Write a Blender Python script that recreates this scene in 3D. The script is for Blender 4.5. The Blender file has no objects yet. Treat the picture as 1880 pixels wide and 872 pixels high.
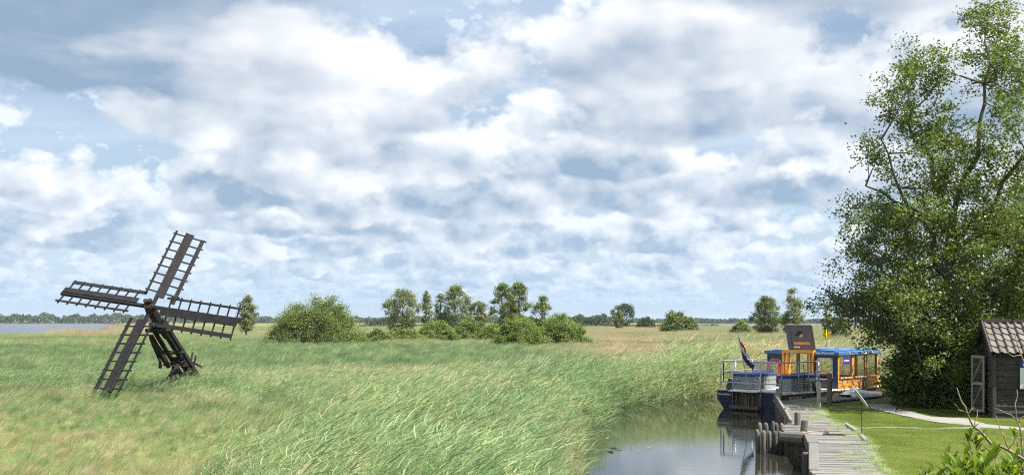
import bpy, bmesh, math, random
import numpy as np
from mathutils import Vector, Matrix
R = math.radians
scene = bpy.context.scene
col = scene.collection

# ------------------------------------------------------------------ camera
EYE = 2.9            # metres above the lawn
FPX = 1900.0         # focal length in photograph pixels (photograph is 1880 wide)
HOR = 589.0          # row of the horizon in the photograph
cam_d = bpy.data.cameras.new('camera')
cam_d.sensor_width = 36.0
cam_d.lens = 36.0 * FPX / 1880.0
cam_d.shift_y = (HOR - 436.0) / 1880.0
cam_d.clip_start = 0.1
cam_d.clip_end = 20000.0
cam = bpy.data.objects.new('camera', cam_d)
cam.location = (0, 0, EYE)
cam.rotation_euler = (R(90), 0, 0)
col.objects.link(cam)
scene.camera = cam

# ------------------------------------------------------------------ sun, exposure
SUN_EL, SUN_AZ = R(56), R(116)      # azimuth clockwise from the view direction (+Y)
sun_vec = Vector((math.sin(SUN_AZ) * math.cos(SUN_EL), math.cos(SUN_AZ) * math.cos(SUN_EL), math.sin(SUN_EL)))
sun_d = bpy.data.lights.new('sun', 'SUN')
sun_d.energy = 5.0
sun_d.angle = R(0.5)
sun_d.color = (1.0, 0.95, 0.87)
sun = bpy.data.objects.new('sun', sun_d)
sun.rotation_euler = (-sun_vec).to_track_quat('-Z', 'Y').to_euler()
sun.location = (0, 0, 60)
col.objects.link(sun)
scene.view_settings.view_transform = 'Standard'
scene.view_settings.look = 'None'
scene.view_settings.exposure = 1.2
scene.view_settings.gamma = 1.0
scene.view_settings.use_curve_mapping = False
scene.cycles.use_denoising = False
scene.cycles.pixel_filter_type = 'BLACKMAN_HARRIS'
scene.cycles.filter_width = 1.15
scene.cycles.sample_clamp_indirect = 4.0
scene.cycles.max_bounces = 6
scene.cycles.diffuse_bounces = 3
scene.cycles.glossy_bounces = 3
scene.cycles.transmission_bounces = 4
scene.cycles.transparent_max_bounces = 32
scene.cycles.volume_bounces = 0
scene.cycles.caustics_reflective = False
scene.cycles.caustics_refractive = False

# ------------------------------------------------------------------ node helpers
class NT:
    def __init__(s, tree):
        s.t = tree; s.n = tree.nodes; s.l = tree.links
    def new(s, typ, **kw):
        n = s.n.new(typ)
        for k, v in kw.items(): setattr(n, k, v)
        return n
    def put(s, sock, v):
        if isinstance(v, bpy.types.NodeSocket): s.l.new(v, sock)
        elif v is not None: sock.default_value = v
    def m(s, op, a, b=None, c=None, clamp=False):
        n = s.new('ShaderNodeMath', operation=op, use_clamp=clamp)
        for i, v in enumerate((a, b, c)): s.put(n.inputs[i], v)
        return n.outputs[0]
    def vm(s, op, a, b=None, scale=None):
        n = s.new('ShaderNodeVectorMath', operation=op)
        s.put(n.inputs[0], a)
        if b is not None: s.put(n.inputs[1], b)
        if scale is not None: s.put(n.inputs['Scale'], scale)
        return n.outputs['Value'] if op in ('LENGTH', 'DOT_PRODUCT') else n.outputs[0]
    def noise(s, vec, scale, detail=4, rough=0.55, dist=0.0, typ='FBM', dim='3D'):
        n = s.new('ShaderNodeTexNoise', noise_dimensions=dim, noise_type=typ)
        s.put(n.inputs['Vector'], vec); n.inputs['Scale'].default_value = scale
        n.inputs['Detail'].default_value = detail; n.inputs['Roughness'].default_value = rough
        n.inputs['Distortion'].default_value = dist
        return n.outputs['Fac']
    def maprange(s, v, a, b, c=0.0, d=1.0, smooth=False):
        n = s.new('ShaderNodeMapRange', clamp=True)
        if smooth: n.interpolation_type = 'SMOOTHSTEP'
        s.put(n.inputs[0], v)
        for i, k in enumerate((a, b, c, d)): s.put(n.inputs[i + 1], k)
        return n.outputs[0]
    def mix(s, f, a, b, mode='MIX'):
        n = s.new('ShaderNodeMix', data_type='RGBA', blend_type=mode, clamp_factor=True)
        s.put(n.inputs[0], f); s.put(n.inputs[6], a if isinstance(a, bpy.types.NodeSocket) else tuple(a) + (1,) * (4 - len(a)))
        s.put(n.inputs[7], b if isinstance(b, bpy.types.NodeSocket) else tuple(b) + (1,) * (4 - len(b)))
        return n.outputs[2]
    def sep(s, v):
        n = s.new('ShaderNodeSeparateXYZ'); s.put(n.inputs[0], v); return n.outputs
    def comb(s, x, y, z):
        n = s.new('ShaderNodeCombineXYZ')
        for i, v in enumerate((x, y, z)): s.put(n.inputs[i], v)
        return n.outputs[0]

# ------------------------------------------------------------------ world: blue sky with a deck of cumulus
world = bpy.data.worlds.new('World'); scene.world = world
world.use_nodes = True
world.cycles.sampling_method = 'MANUAL'
world.cycles.sample_map_resolution = 512
def build_sky():
    t = NT(world.node_tree); t.n.clear()
    out = t.new('ShaderNodeOutputWorld'); bg = t.new('ShaderNodeBackground')
    sky = t.new('ShaderNodeTexSky', sky_type='NISHITA', sun_disc=False, sun_elevation=SUN_EL, sun_rotation=SUN_AZ,
                altitude=0.0, air_density=1.0, dust_density=1.2, ozone_density=1.5)
    SKY = 0.06
    blue = t.vm('SCALE', sky.outputs[0], scale=SKY)
    d = t.new('ShaderNodeTexCoord').outputs['Generated']
    dx, dy, dz = t.sep(d)
    dzc = t.m('MAXIMUM', dz, 0.004)
    hor = t.m('MAXIMUM', t.m('SQRT', t.m('MULTIPLY_ADD', dx, dx, t.m('MULTIPLY', dy, dy))), 0.02)
    az = t.vm('SCALE', t.comb(dx, dy, 0.0), scale=t.m('DIVIDE', 1.0, hor))       # unit vector along the ground
    tan = t.m('DIVIDE', dzc, hor)
    off = Vector((sun_vec.x, sun_vec.y, sun_vec.z)) * 0.16
    state = {'acc': None, 'tr': None}
    def sample(p, thr, f, k_edge, dist, lift, amax=None):
        q = t.vm('MULTIPLY', p, CSTR)
        n = t.noise(q, CS, detail=8.0, rough=0.545)
        l = t.noise(t.vm('ADD', q, tuple(off)), CS, detail=4.0, rough=0.5)
        ex = t.m('SUBTRACT', n, thr)
        a = t.m('MULTIPLY', ex, k_edge, clamp=True)
        if amax is not None: a = t.m('MULTIPLY', a, amax)
        relief = t.m('MULTIPLY', t.m('SUBTRACT', n, l), 6.4)          # faces turned to the sun
        thin = t.maprange(ex, 0.0, 0.14, 0.34, 0.0)
        g = t.m('ADD', t.m('ADD', relief, thin), t.m('MULTIPLY_ADD', t.m('POWER', f, 1.15), 0.95, lift), clamp=True)
        cc = t.mix(g, CDARK, CLIGHT)
        air = t.m('POWER', 2.718, t.m('MULTIPLY', dist, -1.0 / HAZE_KM))
        cc = t.mix(air, HORIZ, cc)
        if state['tr'] is None:
            state['acc'] = t.vm('SCALE', cc, scale=a); state['tr'] = t.m('SUBTRACT', 1.0, a)
        else:
            state['acc'] = t.vm('ADD', state['acc'], t.vm('SCALE', cc, scale=t.m('MULTIPLY', a, state['tr'])))
            state['tr'] = t.m('MULTIPLY', state['tr'], t.m('SUBTRACT', 1.0, a))
    # the flat undersides of the clouds, then upright slices through them, near to far
    db = t.m('MINIMUM', t.m('DIVIDE', BASE, tan), 60.0)
    pb = t.vm('ADD', t.vm('SCALE', az, scale=db), (OX, OY, BASE))
    sample(pb, COVER + 0.03, 0.0, 7.0, db, 0.26, t.maprange(tan, 0.14, 0.40, 0.0, 1.0, smooth=True))
    for k in range(NSH):
        r = R0 * RG ** k
        z = t.m('MULTIPLY', tan, r)
        p = t.vm('ADD', t.vm('SCALE', az, scale=r), t.comb(OX, OY, z))
        f = t.maprange(z, BASE - 0.15, BASE + THICK)
        thr = t.m('MULTIPLY_ADD', t.m('POWER', f, 1.2), 0.26, COVER)
        thr = t.m('ADD', thr, t.maprange(z, BASE - 0.16, BASE + 0.14, 0.34, 0.0))
        sample(p, thr, f, 20.0, r, 0.20)
    veil = t.noise(t.vm('MULTIPLY', t.vm('SCALE', az, scale=t.m('DIVIDE', 6.0, t.m('ADD', tan, 0.05))), (0.5, 0.9, 0)), 0.12, detail=5, rough=0.6)
    back = t.mix(t.maprange(veil, 0.36, 0.62, 0.15, 0.85), blue, CVEIL)
    back = t.mix(t.maprange(tan, 0.0, 0.16, 0.85, 0.0), back, HORIZ)
    res = t.vm('ADD', state['acc'], t.vm('SCALE', back, scale=state['tr']))
    res = t.mix(t.maprange(dz, -0.02, 0.004), HORIZ, res)
    t.put(bg.inputs[0], res); bg.inputs[1].default_value = 1.0
    t.l.new(bg.outputs[0], out.inputs[0])

OX, OY, COVER = 3.1, 7.7, 0.375
CSTR = (0.80, 0.80, 1.12)
CS, BASE, THICK, NSH, R0, RG = 0.95, 0.85, 1.25, 13, 2.5, 1.29
CDARK, CLIGHT, CVEIL, HORIZ = (0.118, 0.168, 0.238), (0.515, 0.51, 0.505), (0.285, 0.345, 0.42), (0.265, 0.345, 0.43)
HAZE_KM = 24.0
build_sky()
# ------------------------------------------------------------------ placing helpers
def G(px, py, z=0.0):
    """ground point (height z) seen at a photograph pixel"""
    d = FPX * (EYE - z) / (py - HOR)
    return Vector(((px - 940.0) / FPX * d, d, z))
def A(px, py, d):
    """point at distance d seen at a photograph pixel"""
    return Vector(((px - 940.0) / FPX * d, d, EYE - (py - HOR) / FPX * d))
rng = np.random.default_rng(7)
random.seed(7)

def tag(o, label=None, cat=None, group=None, kind=None):
    if label: o['label'] = label
    if cat: o['category'] = cat
    if group: o['group'] = group
    if kind: o['kind'] = kind
    return o
def empty(name, loc=(0, 0, 0), rz=0.0):
    o = bpy.data.objects.new(name, None); o.location = loc; o.rotation_euler = (0, 0, rz)
    o.empty_display_size = 0.2
    col.objects.link(o); return o
def link(name, me, parent=None, m=None):
    o = bpy.data.objects.new(name, me); col.objects.link(o)
    if m is not None and not me.materials: me.materials.append(m)
    if parent is not None: o.parent = parent
    return o

class MB:
    def __init__(s): s.v = []; s.f = []; s.sm = False
    def add(s, vs, fs):
        b = len(s.v); s.v += [tuple(v) for v in vs]; s.f += [tuple(i + b for i in f) for f in fs]; return s
    def box(s, c, size, rot=None):
        c = Vector(c); hx, hy, hz = (k / 2 for k in size)
        vs = [Vector((x, y, z)) for z in (-hz, hz) for y in (-hy, hy) for x in (-hx, hx)]
        if rot is not None: vs = [rot @ v for v in vs]
        return s.add([v + c for v in vs], [(0, 2, 3, 1), (4, 5, 7, 6), (0, 1, 5, 4), (2, 6, 7, 3), (0, 4, 6, 2), (1, 3, 7, 5)])
    def beam(s, a, b, w, h, up=(0, 0, 1)):
        """bar from a to b: w across, h along 'up'"""
        a, b = Vector(a), Vector(b); x = (b - a).normalized(); u = Vector(up)
        y = u.cross(x)
        if y.length < 1e-4: y = Vector((0, 1, 0)).cross(x)
        y.normalize(); z = x.cross(y)
        vs = []
        for p in (a, b):
            for (i, j) in ((-1, -1), (1, -1), (1, 1), (-1, 1)): vs.append(p + y * (i * w / 2) + z * (j * h / 2))
        return s.add(vs, [(3, 2, 1, 0), (4, 5, 6, 7), (0, 1, 5, 4), (1, 2, 6, 5), (2, 3, 7, 6), (3, 0, 4, 7)])
    def tube(s, pts, rad, n=8, cap=True):
        pts = [Vector(p) for p in pts]
        if not hasattr(rad, '__len__'): rad = [rad] * len(pts)
        base = len(s.v); ref = Vector((0.13, 0.21, 1)).normalized(); N = len(pts)
        for i, p in enumerate(pts):
            t = (pts[min(i + 1, N - 1)] - pts[max(i - 1, 0)]).normalized()
            if abs(t.dot(ref)) > 0.98: ref = Vector((1, 0.1, 0)).normalized()
            a = ref.cross(t).normalized(); b = t.cross(a)
            for k in range(n):
                w = 2 * math.pi * k / n
                s.v.append(tuple(p + a * (math.cos(w) * rad[i]) + b * (math.sin(w) * rad[i])))
        for i in range(N - 1):
            for k in range(n):
                k2 = (k + 1) % n
                s.f.append((base + i * n + k, base + i * n + k2, base + (i + 1) * n + k2, base + (i + 1) * n + k))
        if cap:
            s.f.append(tuple(base + k for k in reversed(range(n)))); s.f.append(tuple(base + (N - 1) * n + k for k in range(n)))
        return s
    def prism(s, poly, z0, z1):
        n = len(poly)
        vs = [(x, y, z0) for x, y in poly] + [(x, y, z1) for x, y in poly]
        fs = [tuple(reversed(range(n))), tuple(range(n, 2 * n))] + [(i, (i + 1) % n, n + (i + 1) % n, n + i) for i in range(n)]
        return s.add(vs, fs)
    def mesh(s, name, m=None, smooth=False):
        me = bpy.data.meshes.new(name); me.from_pydata(s.v, [], s.f); me.update()
        bm = bmesh.new(); bm.from_mesh(me); bmesh.ops.recalc_face_normals(bm, faces=bm.faces); bm.to_mesh(me); bm.free()
        if smooth: me.polygons.foreach_set('use_smooth', [True] * len(me.polygons))
        if m: me.materials.append(m)
        return me
    def build(s, name, m, parent=None, smooth=False, bevel=0.0):
        o = link(name, s.mesh(name, m, smooth), parent)
        if bevel:
            b = o.modifiers.new('bevel', 'BEVEL'); b.width = bevel; b.segments = 2; b.limit_method = 'ANGLE'
        return o

def quads_mesh(name, V, F, m, attrs=None, smooth=False):
    """fast mesh from numpy: V (n,3), F (k,4) or (k,3), attrs {name: per-vertex float}"""
    me = bpy.data.meshes.new(name); k, c = F.shape
    me.vertices.add(len(V)); me.vertices.foreach_set('co', V.astype(np.float32).ravel())
    me.loops.add(k * c); me.loops.foreach_set('vertex_index', F.astype(np.int32).ravel())
    me.polygons.add(k); me.polygons.foreach_set('loop_start', np.arange(0, k * c, c, dtype=np.int32))
    if smooth: me.polygons.foreach_set('use_smooth', np.ones(k, bool))
    for nme, a in (attrs or {}).items():
        at = me.attributes.new(nme, 'FLOAT', 'POINT'); at.data.foreach_set('value', a.astype(np.float32))
    me.update(calc_edges=True)
    if m: me.materials.append(m)
    return me

def wob(x, y, s, seed=0.0):
    """cheap smooth 2-D noise in about -1..1"""
    x = np.asarray(x, float) / s + seed * 17.3; y = np.asarray(y, float) / s - seed * 9.1
    return (np.sin(x * 1.3 + 1.7 * np.sin(y * 0.7 + seed)) + np.sin(y * 1.7 + 1.3 * np.sin(x * 0.9)) + np.sin((x + y) * 2.3 + seed) * 0.6 + np.sin((x * 1.9 - y * 2.1)) * 0.5) / 3.1

# ------------------------------------------------------------------ materials
MATS = {}
def mat(name, c1, c2=None, rough=0.7, scale=3.0, bump=0.0, bscale=30.0, stretch=(1, 1, 1), metal=0.0, spec=0.3, vary=0.0, coat=0.0, detail=5, dirt=None, obj=False):
    m = bpy.data.materials.new(name); m.use_nodes = True; t = NT(m.node_tree)
    b = t.n['Principled BSDF']; b.inputs['Roughness'].default_value = rough; b.inputs['Metallic'].default_value = metal
    b.inputs['Specular IOR Level'].default_value = spec; b.inputs['Coat Weight'].default_value = coat
    pos = t.new('ShaderNodeTexCoord').outputs['Object'] if obj else t.new('ShaderNodeNewGeometry').outputs['Position']
    v = t.vm('MULTIPLY', pos, stretch)
    c2 = c2 or tuple(k * 0.75 for k in c1)
    f = t.noise(v, scale, detail=detail, rough=0.6)
    c = t.mix(t.maprange(f, 0.3, 0.7), c1, c2)
    if dirt:
        dn = t.noise(pos, dirt[1], detail=6, rough=0.65)
        c = t.mix(t.maprange(dn, dirt[2], dirt[3]), c, dirt[0])
    if vary:
        ri = t.new('ShaderNodeObjectInfo').outputs['Random']
        c = t.mix(1.0, c, t.comb(*[t.maprange(ri, 0, 1, 1 - vary, 1 + vary)] * 3), mode='MULTIPLY')
    t.put(b.inputs['Base Color'], c)
    if bump:
        bn = t.new('ShaderNodeBump'); bn.inputs['Strength'].default_value = bump; bn.inputs['Distance'].default_value = 0.02
        t.put(bn.inputs['Height'], t.noise(v, bscale, detail=5, rough=0.6)); t.put(b.inputs['Normal'], bn.outputs[0])
    MATS[name] = m
    return m
def leaf_mat(name, dark, light, trans=0.35, yellow=None, rough=0.5, spec=0.25, patch=0.12):
    """two-sided leaves: colour varies from leaf to leaf ('rnd') and over the crown"""
    m = bpy.data.materials.new(name); m.use_nodes = True; t = NT(m.node_tree)
    b = t.n['Principled BSDF']; out = t.n['Material Output']
    at = t.new('ShaderNodeAttribute', attribute_name='rnd').outputs['Fac']
    pos = t.new('ShaderNodeNewGeometry').outputs['Position']
    big = t.noise(pos, 0.6, detail=3)
    f = t.m('ADD', t.m('MULTIPLY', at, 0.75), t.maprange(big, 0.3, 0.7, -patch, patch + 0.25), clamp=True)
    c = t.mix(f, dark, light)
    if yellow: c = t.mix(t.maprange(at, 0.9, 1.0), c, yellow)
    t.put(b.inputs['Base Color'], c); b.inputs['Roughness'].default_value = rough; b.inputs['Specular IOR Level'].default_value = spec
    tr = t.new('ShaderNodeBsdfTranslucent'); t.put(tr.inputs[0], t.mix(1.0, c, (1.15, 1.25, 0.55), mode='MULTIPLY'))
    mx = t.new('ShaderNodeMixShader'); mx.inputs[0].default_value = trans
    t.l.new(b.outputs[0], mx.inputs[1]); t.l.new(tr.outputs[0], mx.inputs[2]); t.l.new(mx.outputs[0], out.inputs[0])
    return m

M_tarwood = mat('tarred_wood', (0.012, 0.012, 0.014), (0.025, 0.023, 0.025), 0.75, 6, 0.35, 40, (1, 1, 1), spec=0.15, vary=0.15, dirt=((0.075, 0.068, 0.065), 9, 0.60, 0.75))
M_rotwood = mat('weathered_black_wood', (0.016, 0.013, 0.012), (0.045, 0.036, 0.030), 0.85, 9, 0.8, 30, (1, 1, 1), vary=0.2)
M_deck = mat('grey_jetty_planks', (0.235, 0.225, 0.215), (0.15, 0.145, 0.135), 0.85, 5, 0.5, 45, (0.6, 5, 3), vary=0.22, dirt=((0.16, 0.15, 0.11), 2.2, 0.52, 0.70))
M_pile = mat('weathered_pile_wood', (0.165, 0.155, 0.14), (0.075, 0.066, 0.058), 0.85, 7, 0.7, 35, (4, 4, 0.5), vary=0.25)
M_wetwood = mat('dark_wet_boards', (0.075, 0.055, 0.042), (0.13, 0.10, 0.08), 0.7, 5, 0.6, 30, (4, 4, 0.5), vary=0.3)
M_post = mat('pale_post_wood', (0.42, 0.37, 0.30), (0.28, 0.25, 0.21), 0.8, 6, 0.4, 35, (4, 4, 0.6), vary=0.1)
M_hutboard = mat('black_weatherboard', (0.030, 0.027, 0.025), (0.075, 0.068, 0.062), 0.75, 5, 0.6, 40, (0.8, 3, 5), vary=0.25)
M_doorwood = mat('grey_door_wood', (0.34, 0.30, 0.26), (0.24, 0.21, 0.18), 0.8, 5, 0.4, 40, (3, 3, 0.6))
M_tile = mat('grey_brown_pantile', (0.175, 0.152, 0.135), (0.115, 0.103, 0.095), 0.8, 4, 0.35, 50, vary=0.22, dirt=((0.13, 0.125, 0.10), 5, 0.56, 0.72))
M_navy = mat('navy_paint', (0.014, 0.022, 0.060), (0.017, 0.026, 0.070), 0.3, 4, 0.0, spec=0.5, coat=0.3)
M_blue = mat('blue_roof_paint', (0.050, 0.135, 0.300), (0.060, 0.155, 0.330), 0.4, 3, 0.08, 20, spec=0.5)
M_orange = mat('varnished_orange_wood', (0.78, 0.345, 0.045), (0.64, 0.245, 0.026), 0.28, 3, 0.06, 40, (1, 1, 9), spec=0.5, coat=0.5, obj=True)
M_brown = mat('varnished_brown_wood', (0.13, 0.055, 0.022), (0.075, 0.032, 0.015), 0.35, 3, 0.1, 40, (1, 1, 9), spec=0.5, coat=0.3, obj=True)
M_sill = mat('pale_sill_wood', (0.60, 0.40, 0.28), (0.52, 0.33, 0.22), 0.45, 4)
M_steel = mat('galvanised_steel', (0.44, 0.46, 0.48), (0.35, 0.37, 0.39), 0.42, 8, metal=0.55, spec=0.5)
M_white = mat('white_paint', (0.72, 0.72, 0.71), (0.64, 0.64, 0.63), 0.5, 4)
M_cushion = mat('blue_cushion', (0.022, 0.050, 0.220), (0.028, 0.065, 0.265), 0.55, 4, 0.2, 12)
M_buoy = mat('orange_buoy', (0.62, 0.065, 0.030), (0.55, 0.055, 0.028), 0.45, 4)
M_black = mat('black_rubber', (0.018, 0.018, 0.020), (0.028, 0.028, 0.030), 0.6, 5)
M_red = mat('flag_red', (0.42, 0.045, 0.050), rough=0.8)
M_flagblue = mat('flag_blue', (0.028, 0.038, 0.160), rough=0.8)
M_yellow = mat('yellow_paint', (0.72, 0.52, 0.015), (0.66, 0.47, 0.012), 0.4, 4)
M_rope = mat('pale_rope', (0.50, 0.43, 0.32), (0.36, 0.29, 0.22), 0.9, 30, 0.4, 90)
M_tarp = mat('silver_tarpaulin', (0.62, 0.64, 0.66), (0.50, 0.52, 0.55), 0.35, 4, 0.5, 9, spec=0.5)
M_gravel = mat('pale_gravel', (0.31, 0.30, 0.28), (0.20, 0.19, 0.175), 0.9, 40, 0.6, 60, vary=0.0)
M_bark = mat('tree_bark', (0.115, 0.095, 0.075), (0.065, 0.055, 0.045), 0.9, 6, 0.8, 22, (3, 3, 0.7))
M_twig = mat('lichen_twig', (0.30, 0.24, 0.18), (0.17, 0.13, 0.10), 0.85, 12, 0.4, 60, dirt=((0.42, 0.38, 0.16), 22, 0.55, 0.70))
M_board = mat('photo_board', (0.135, 0.105, 0.090), (0.085, 0.075, 0.070), 0.35, 2.5, spec=0.5)
M_signblue = mat('sign_blue', (0.012, 0.045, 0.215), rough=0.4)
M_margin = mat('poster_blue_grey', (0.075, 0.10, 0.17), (0.11, 0.12, 0.15), 0.4, 3)
M_purple = mat('sign_purple', (0.050, 0.045, 0.270), rough=0.4)
def mesh_panel_mat():
    m = mat('perforated_panel', (0.36, 0.38, 0.385), (0.30, 0.32, 0.33), 0.5, 5, metal=0.3, obj=True); t = NT(m.node_tree)
    b = t.n['Principled BSDF']; src = b.inputs['Base Color'].links[0].from_socket
    x, y, z = t.sep(t.new('ShaderNodeTexCoord').outputs['Object'])
    s = t.m('MULTIPLY', t.m('SINE', t.m('MULTIPLY', t.m('ADD', x, y), 85.0)), t.m('SINE', t.m('MULTIPLY', z, 85.0)))
    t.put(b.inputs['Base Color'], t.mix(t.maprange(s, 0.15, 0.5), src, (0.10, 0.11, 0.11)))
    return m
M_mesh = mesh_panel_mat()
def glass_mat():
    m = bpy.data.materials.new('window_glass'); m.use_nodes = True; t = NT(m.node_tree); t.n.remove(t.n['Principled BSDF'])
    tr = t.new('ShaderNodeBsdfTransparent'); tr.inputs[0].default_value = (0.93, 0.95, 0.94, 1)
    gl = t.new('ShaderNodeBsdfGlossy'); gl.inputs['Roughness'].default_value = 0.02
    fr = t.new('ShaderNodeLayerWeight'); fc = t.m('MULTIPLY_ADD', t.m('POWER', fr.outputs['Facing'], 4.0), 0.5, 0.03)
    mx = t.new('ShaderNodeMixShader'); t.put(mx.inputs[0], fc); t.l.new(tr.outputs[0], mx.inputs[1]); t.l.new(gl.outputs[0], mx.inputs[2])
    t.l.new(mx.outputs[0], t.n['Material Output'].inputs[0]); return m
M_glass = glass_mat()

# ------------------------------------------------------------------ terrain: banks of the channel, lakes
LB = [(-1.6, -30), (-1.0, -8), (0.2, 8), (0.9, 17), (1.24, 22.5), (1.94, 30.2), (2.34, 38.3), (4.19, 41.9), (6.0, 43.9), (9.6, 47.9), (13.2, 49.8), (18, 52.2), (27, 58), (60, 78)]
RB = [(64, 74), (29, 55), (20, 49.8), (16.7, 45.4), (15.6, 42.8), (10.35, 37.55), (9.28, 36.6), (7.72, 28.6), (7.30, 27.9), (6.95, 26.2), (7.19, 25.4), (6.95, 24.0), (5.64, 19.5), (4.6, 12), (3.2, 2), (2.2, -30)]
CANAL = np.array(LB + RB, float)
def canal_sd(x, y):
    """distance to the channel's edge in metres, positive on the water"""
    P = np.stack([np.asarray(x, float), np.asarray(y, float)], -1)
    best = np.full(P.shape[:-1], 1e9); inside = np.zeros(P.shape[:-1], bool)
    n = len(CANAL)
    for i in range(n):
        a, b = CANAL[i], CANAL[(i + 1) % n]; ab = b - a
        tt = np.clip(((P - a) @ ab) / (ab @ ab), 0, 1)
        best = np.minimum(best, np.linalg.norm(P - a - tt[..., None] * ab, axis=-1))
        cr = ((a[1] > P[..., 1]) != (b[1] > P[..., 1]))
        with np.errstate(divide='ignore', invalid='ignore'):
            xi = (b[0] - a[0]) * (P[..., 1] - a[1]) / (b[1] - a[1]) + a[0]
        inside ^= cr & (P[..., 0] < xi)
    return np.where(inside, best, -best)
def lake_f(x, y):
    """above 0 on the lakes"""
    x = np.asarray(x, float); y = np.asarray(y, float); yy = np.maximum(y, 1.0)
    ang = x / yy + 0.012 * wob(x, y, 25.0, 1)
    left = np.minimum(-0.385 - ang, np.minimum((y - 215 - 12 * wob(x, y, 18.0, 2)) / 150, (1350 - y) / 300))
    right = np.minimum(np.minimum(ang - 0.17, 0.75 - ang), np.minimum((y - 430 - 30 * wob(x, y, 60.0, 3)) / 300, (1350 - y) / 300))
    pond = 1.0 - ((x - 24.2) / 2.6) ** 2 - ((y - 194) / 13.0) ** 2
    return np.maximum(np.maximum(left, right), pond * 0.05)
WATER = -0.45
def ground_h(x, y):
    sd = canal_sd(x, y); t = np.clip((sd + 0.42) / 0.9, 0, 1); t = t * t * (3 - 2 * t)
    lk = np.clip(lake_f(x, y) / 0.01 + 0.5, 0, 1)
    bumps = 0.03 * wob(x, y, 1.7, 4) + 0.05 * wob(x, y, 9.0, 5)
    bumps = np.where(np.asarray(x) > 3.0, bumps * 0.25, bumps)
    return bumps * (1 - t) - 1.3 * np.maximum(t, lk)
def grid_axis(lo, hi, fine_lo, fine_hi, step, grow):
    a = list(np.arange(fine_lo, fine_hi, step)); v, s = fine_hi, step
    while v < hi: a.append(v); s *= grow; v += s
    a.append(hi); v, s = fine_lo - step, step
    while v > lo: a.insert(0, v); s *= grow; v -= s
    a.insert(0, lo); return np.array(a)
gx = grid_axis(-6000, 6000, -20, 24, 0.4, 1.09); gy = grid_axis(-60, 9000, 6, 62, 0.4, 1.05)
XX, YY = np.meshgrid(gx, gy); ZZ = ground_h(XX, YY)
nx, ny = len(gx), len(gy); idx = np.arange(nx * ny).reshape(ny, nx)
F = np.stack([idx[:-1, :-1].ravel(), idx[:-1, 1:].ravel(), idx[1:, 1:].ravel(), idx[1:, :-1].ravel()], 1)
def ground_mat():
    m = bpy.data.materials.new('ground_cover'); m.use_nodes = True; t = NT(m.node_tree); b = t.n['Principled BSDF']
    pos = t.new('ShaderNodeNewGeometry').outputs['Position']; x, y, z = t.sep(pos)
    fine = t.noise(pos, 7.0, detail=6, rough=0.7); mid = t.noise(pos, 0.5, detail=4)
    meadow = t.mix(t.maprange(fine, 0.35, 0.65), (0.10, 0.115, 0.040), (0.19, 0.185, 0.075))
    meadow = t.mix(t.maprange(mid, 0.4, 0.65), meadow, (0.165, 0.19, 0.065))
    lawn = t.mix(t.maprange(fine, 0.3, 0.7), (0.085, 0.150, 0.020), (0.135, 0.205, 0.035))
    lawn = t.mix(t.maprange(mid, 0.45, 0.7), lawn, (0.15, 0.19, 0.05))
    right = t.m('GREATER_THAN', t.m('SUBTRACT', x, t.m('MULTIPLY', y, 0.16)), 2.0)
    near = t.m('LESS_THAN', y, 46.0)
    c = t.mix(t.m('MULTIPLY', right, near), meadow, lawn)
    c = t.mix(t.maprange(z, -0.38, -0.15), (0.035, 0.028, 0.018), c)      # bare peat at the water's edge
    t.put(b.inputs['Base Color'], c); b.inputs['Roughness'].default_value = 0.95; b.inputs['Specular IOR Level'].default_value = 0.1
    bn = t.new('ShaderNodeBump'); bn.inputs['Strength'].default_value = 0.6; bn.inputs['Distance'].default_value = 0.05
    t.put(bn.inputs['Height'], fine); t.put(b.inputs['Normal'], bn.outputs[0]); return m
o = link('ground', quads_mesh('ground', np.stack([XX.ravel(), YY.ravel(), ZZ.ravel()], 1), F, ground_mat(), smooth=True))
tag(o, 'marsh meadow and lawn spreading flat to the far shore', 'ground', kind='structure')
def water_mat():
    m = bpy.data.materials.new('peat_water'); m.use_nodes = True; t = NT(m.node_tree); b = t.n['Principled BSDF']
    b.inputs['Base Color'].default_value = (0.020, 0.022, 0.016, 1); b.inputs['Roughness'].default_value = 0.03
    b.inputs['IOR'].default_value = 1.7; b.inputs['Specular IOR Level'].default_value = 0.5
    pos = t.new('ShaderNodeNewGeometry').outputs['Position']; x, y, z = t.sep(pos)
    a = t.noise(t.vm('MULTIPLY', pos, (0.55, 2.2, 1)), 2.6, detail=3, rough=0.55)
    bb = t.noise(t.vm('MULTIPLY', pos, (1.0, 3.0, 1)), 9.0, detail=2)
    calm = t.maprange(t.noise(pos, 0.18, detail=2), 0.35, 0.65, 0.25, 1.0)
    far = t.maprange(y, 60.0, 200.0, 1.0, 14.0)
    t.put(b.inputs['Roughness'], t.maprange(y, 70.0, 250.0, 0.025, 0.22))
    bn = t.new('ShaderNodeBump'); bn.inputs['Distance'].default_value = 0.02
    t.put(bn.inputs['Strength'], t.m('MULTIPLY', t.m('MULTIPLY', calm, far), 0.08))
    t.put(bn.inputs['Height'], t.m('MULTIPLY_ADD', bb, 0.3, a)); t.put(b.inputs['Normal'], bn.outputs[0]); return m
s = 9000.0
o = MB().add([(-s, -60, WATER), (s, -60, WATER), (s, s, WATER), (-s, s, WATER)], [(0, 1, 2, 3)]).build('water', water_mat())
tag(o, 'still dark water of the channel and the lake', 'water', kind='structure')

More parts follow.
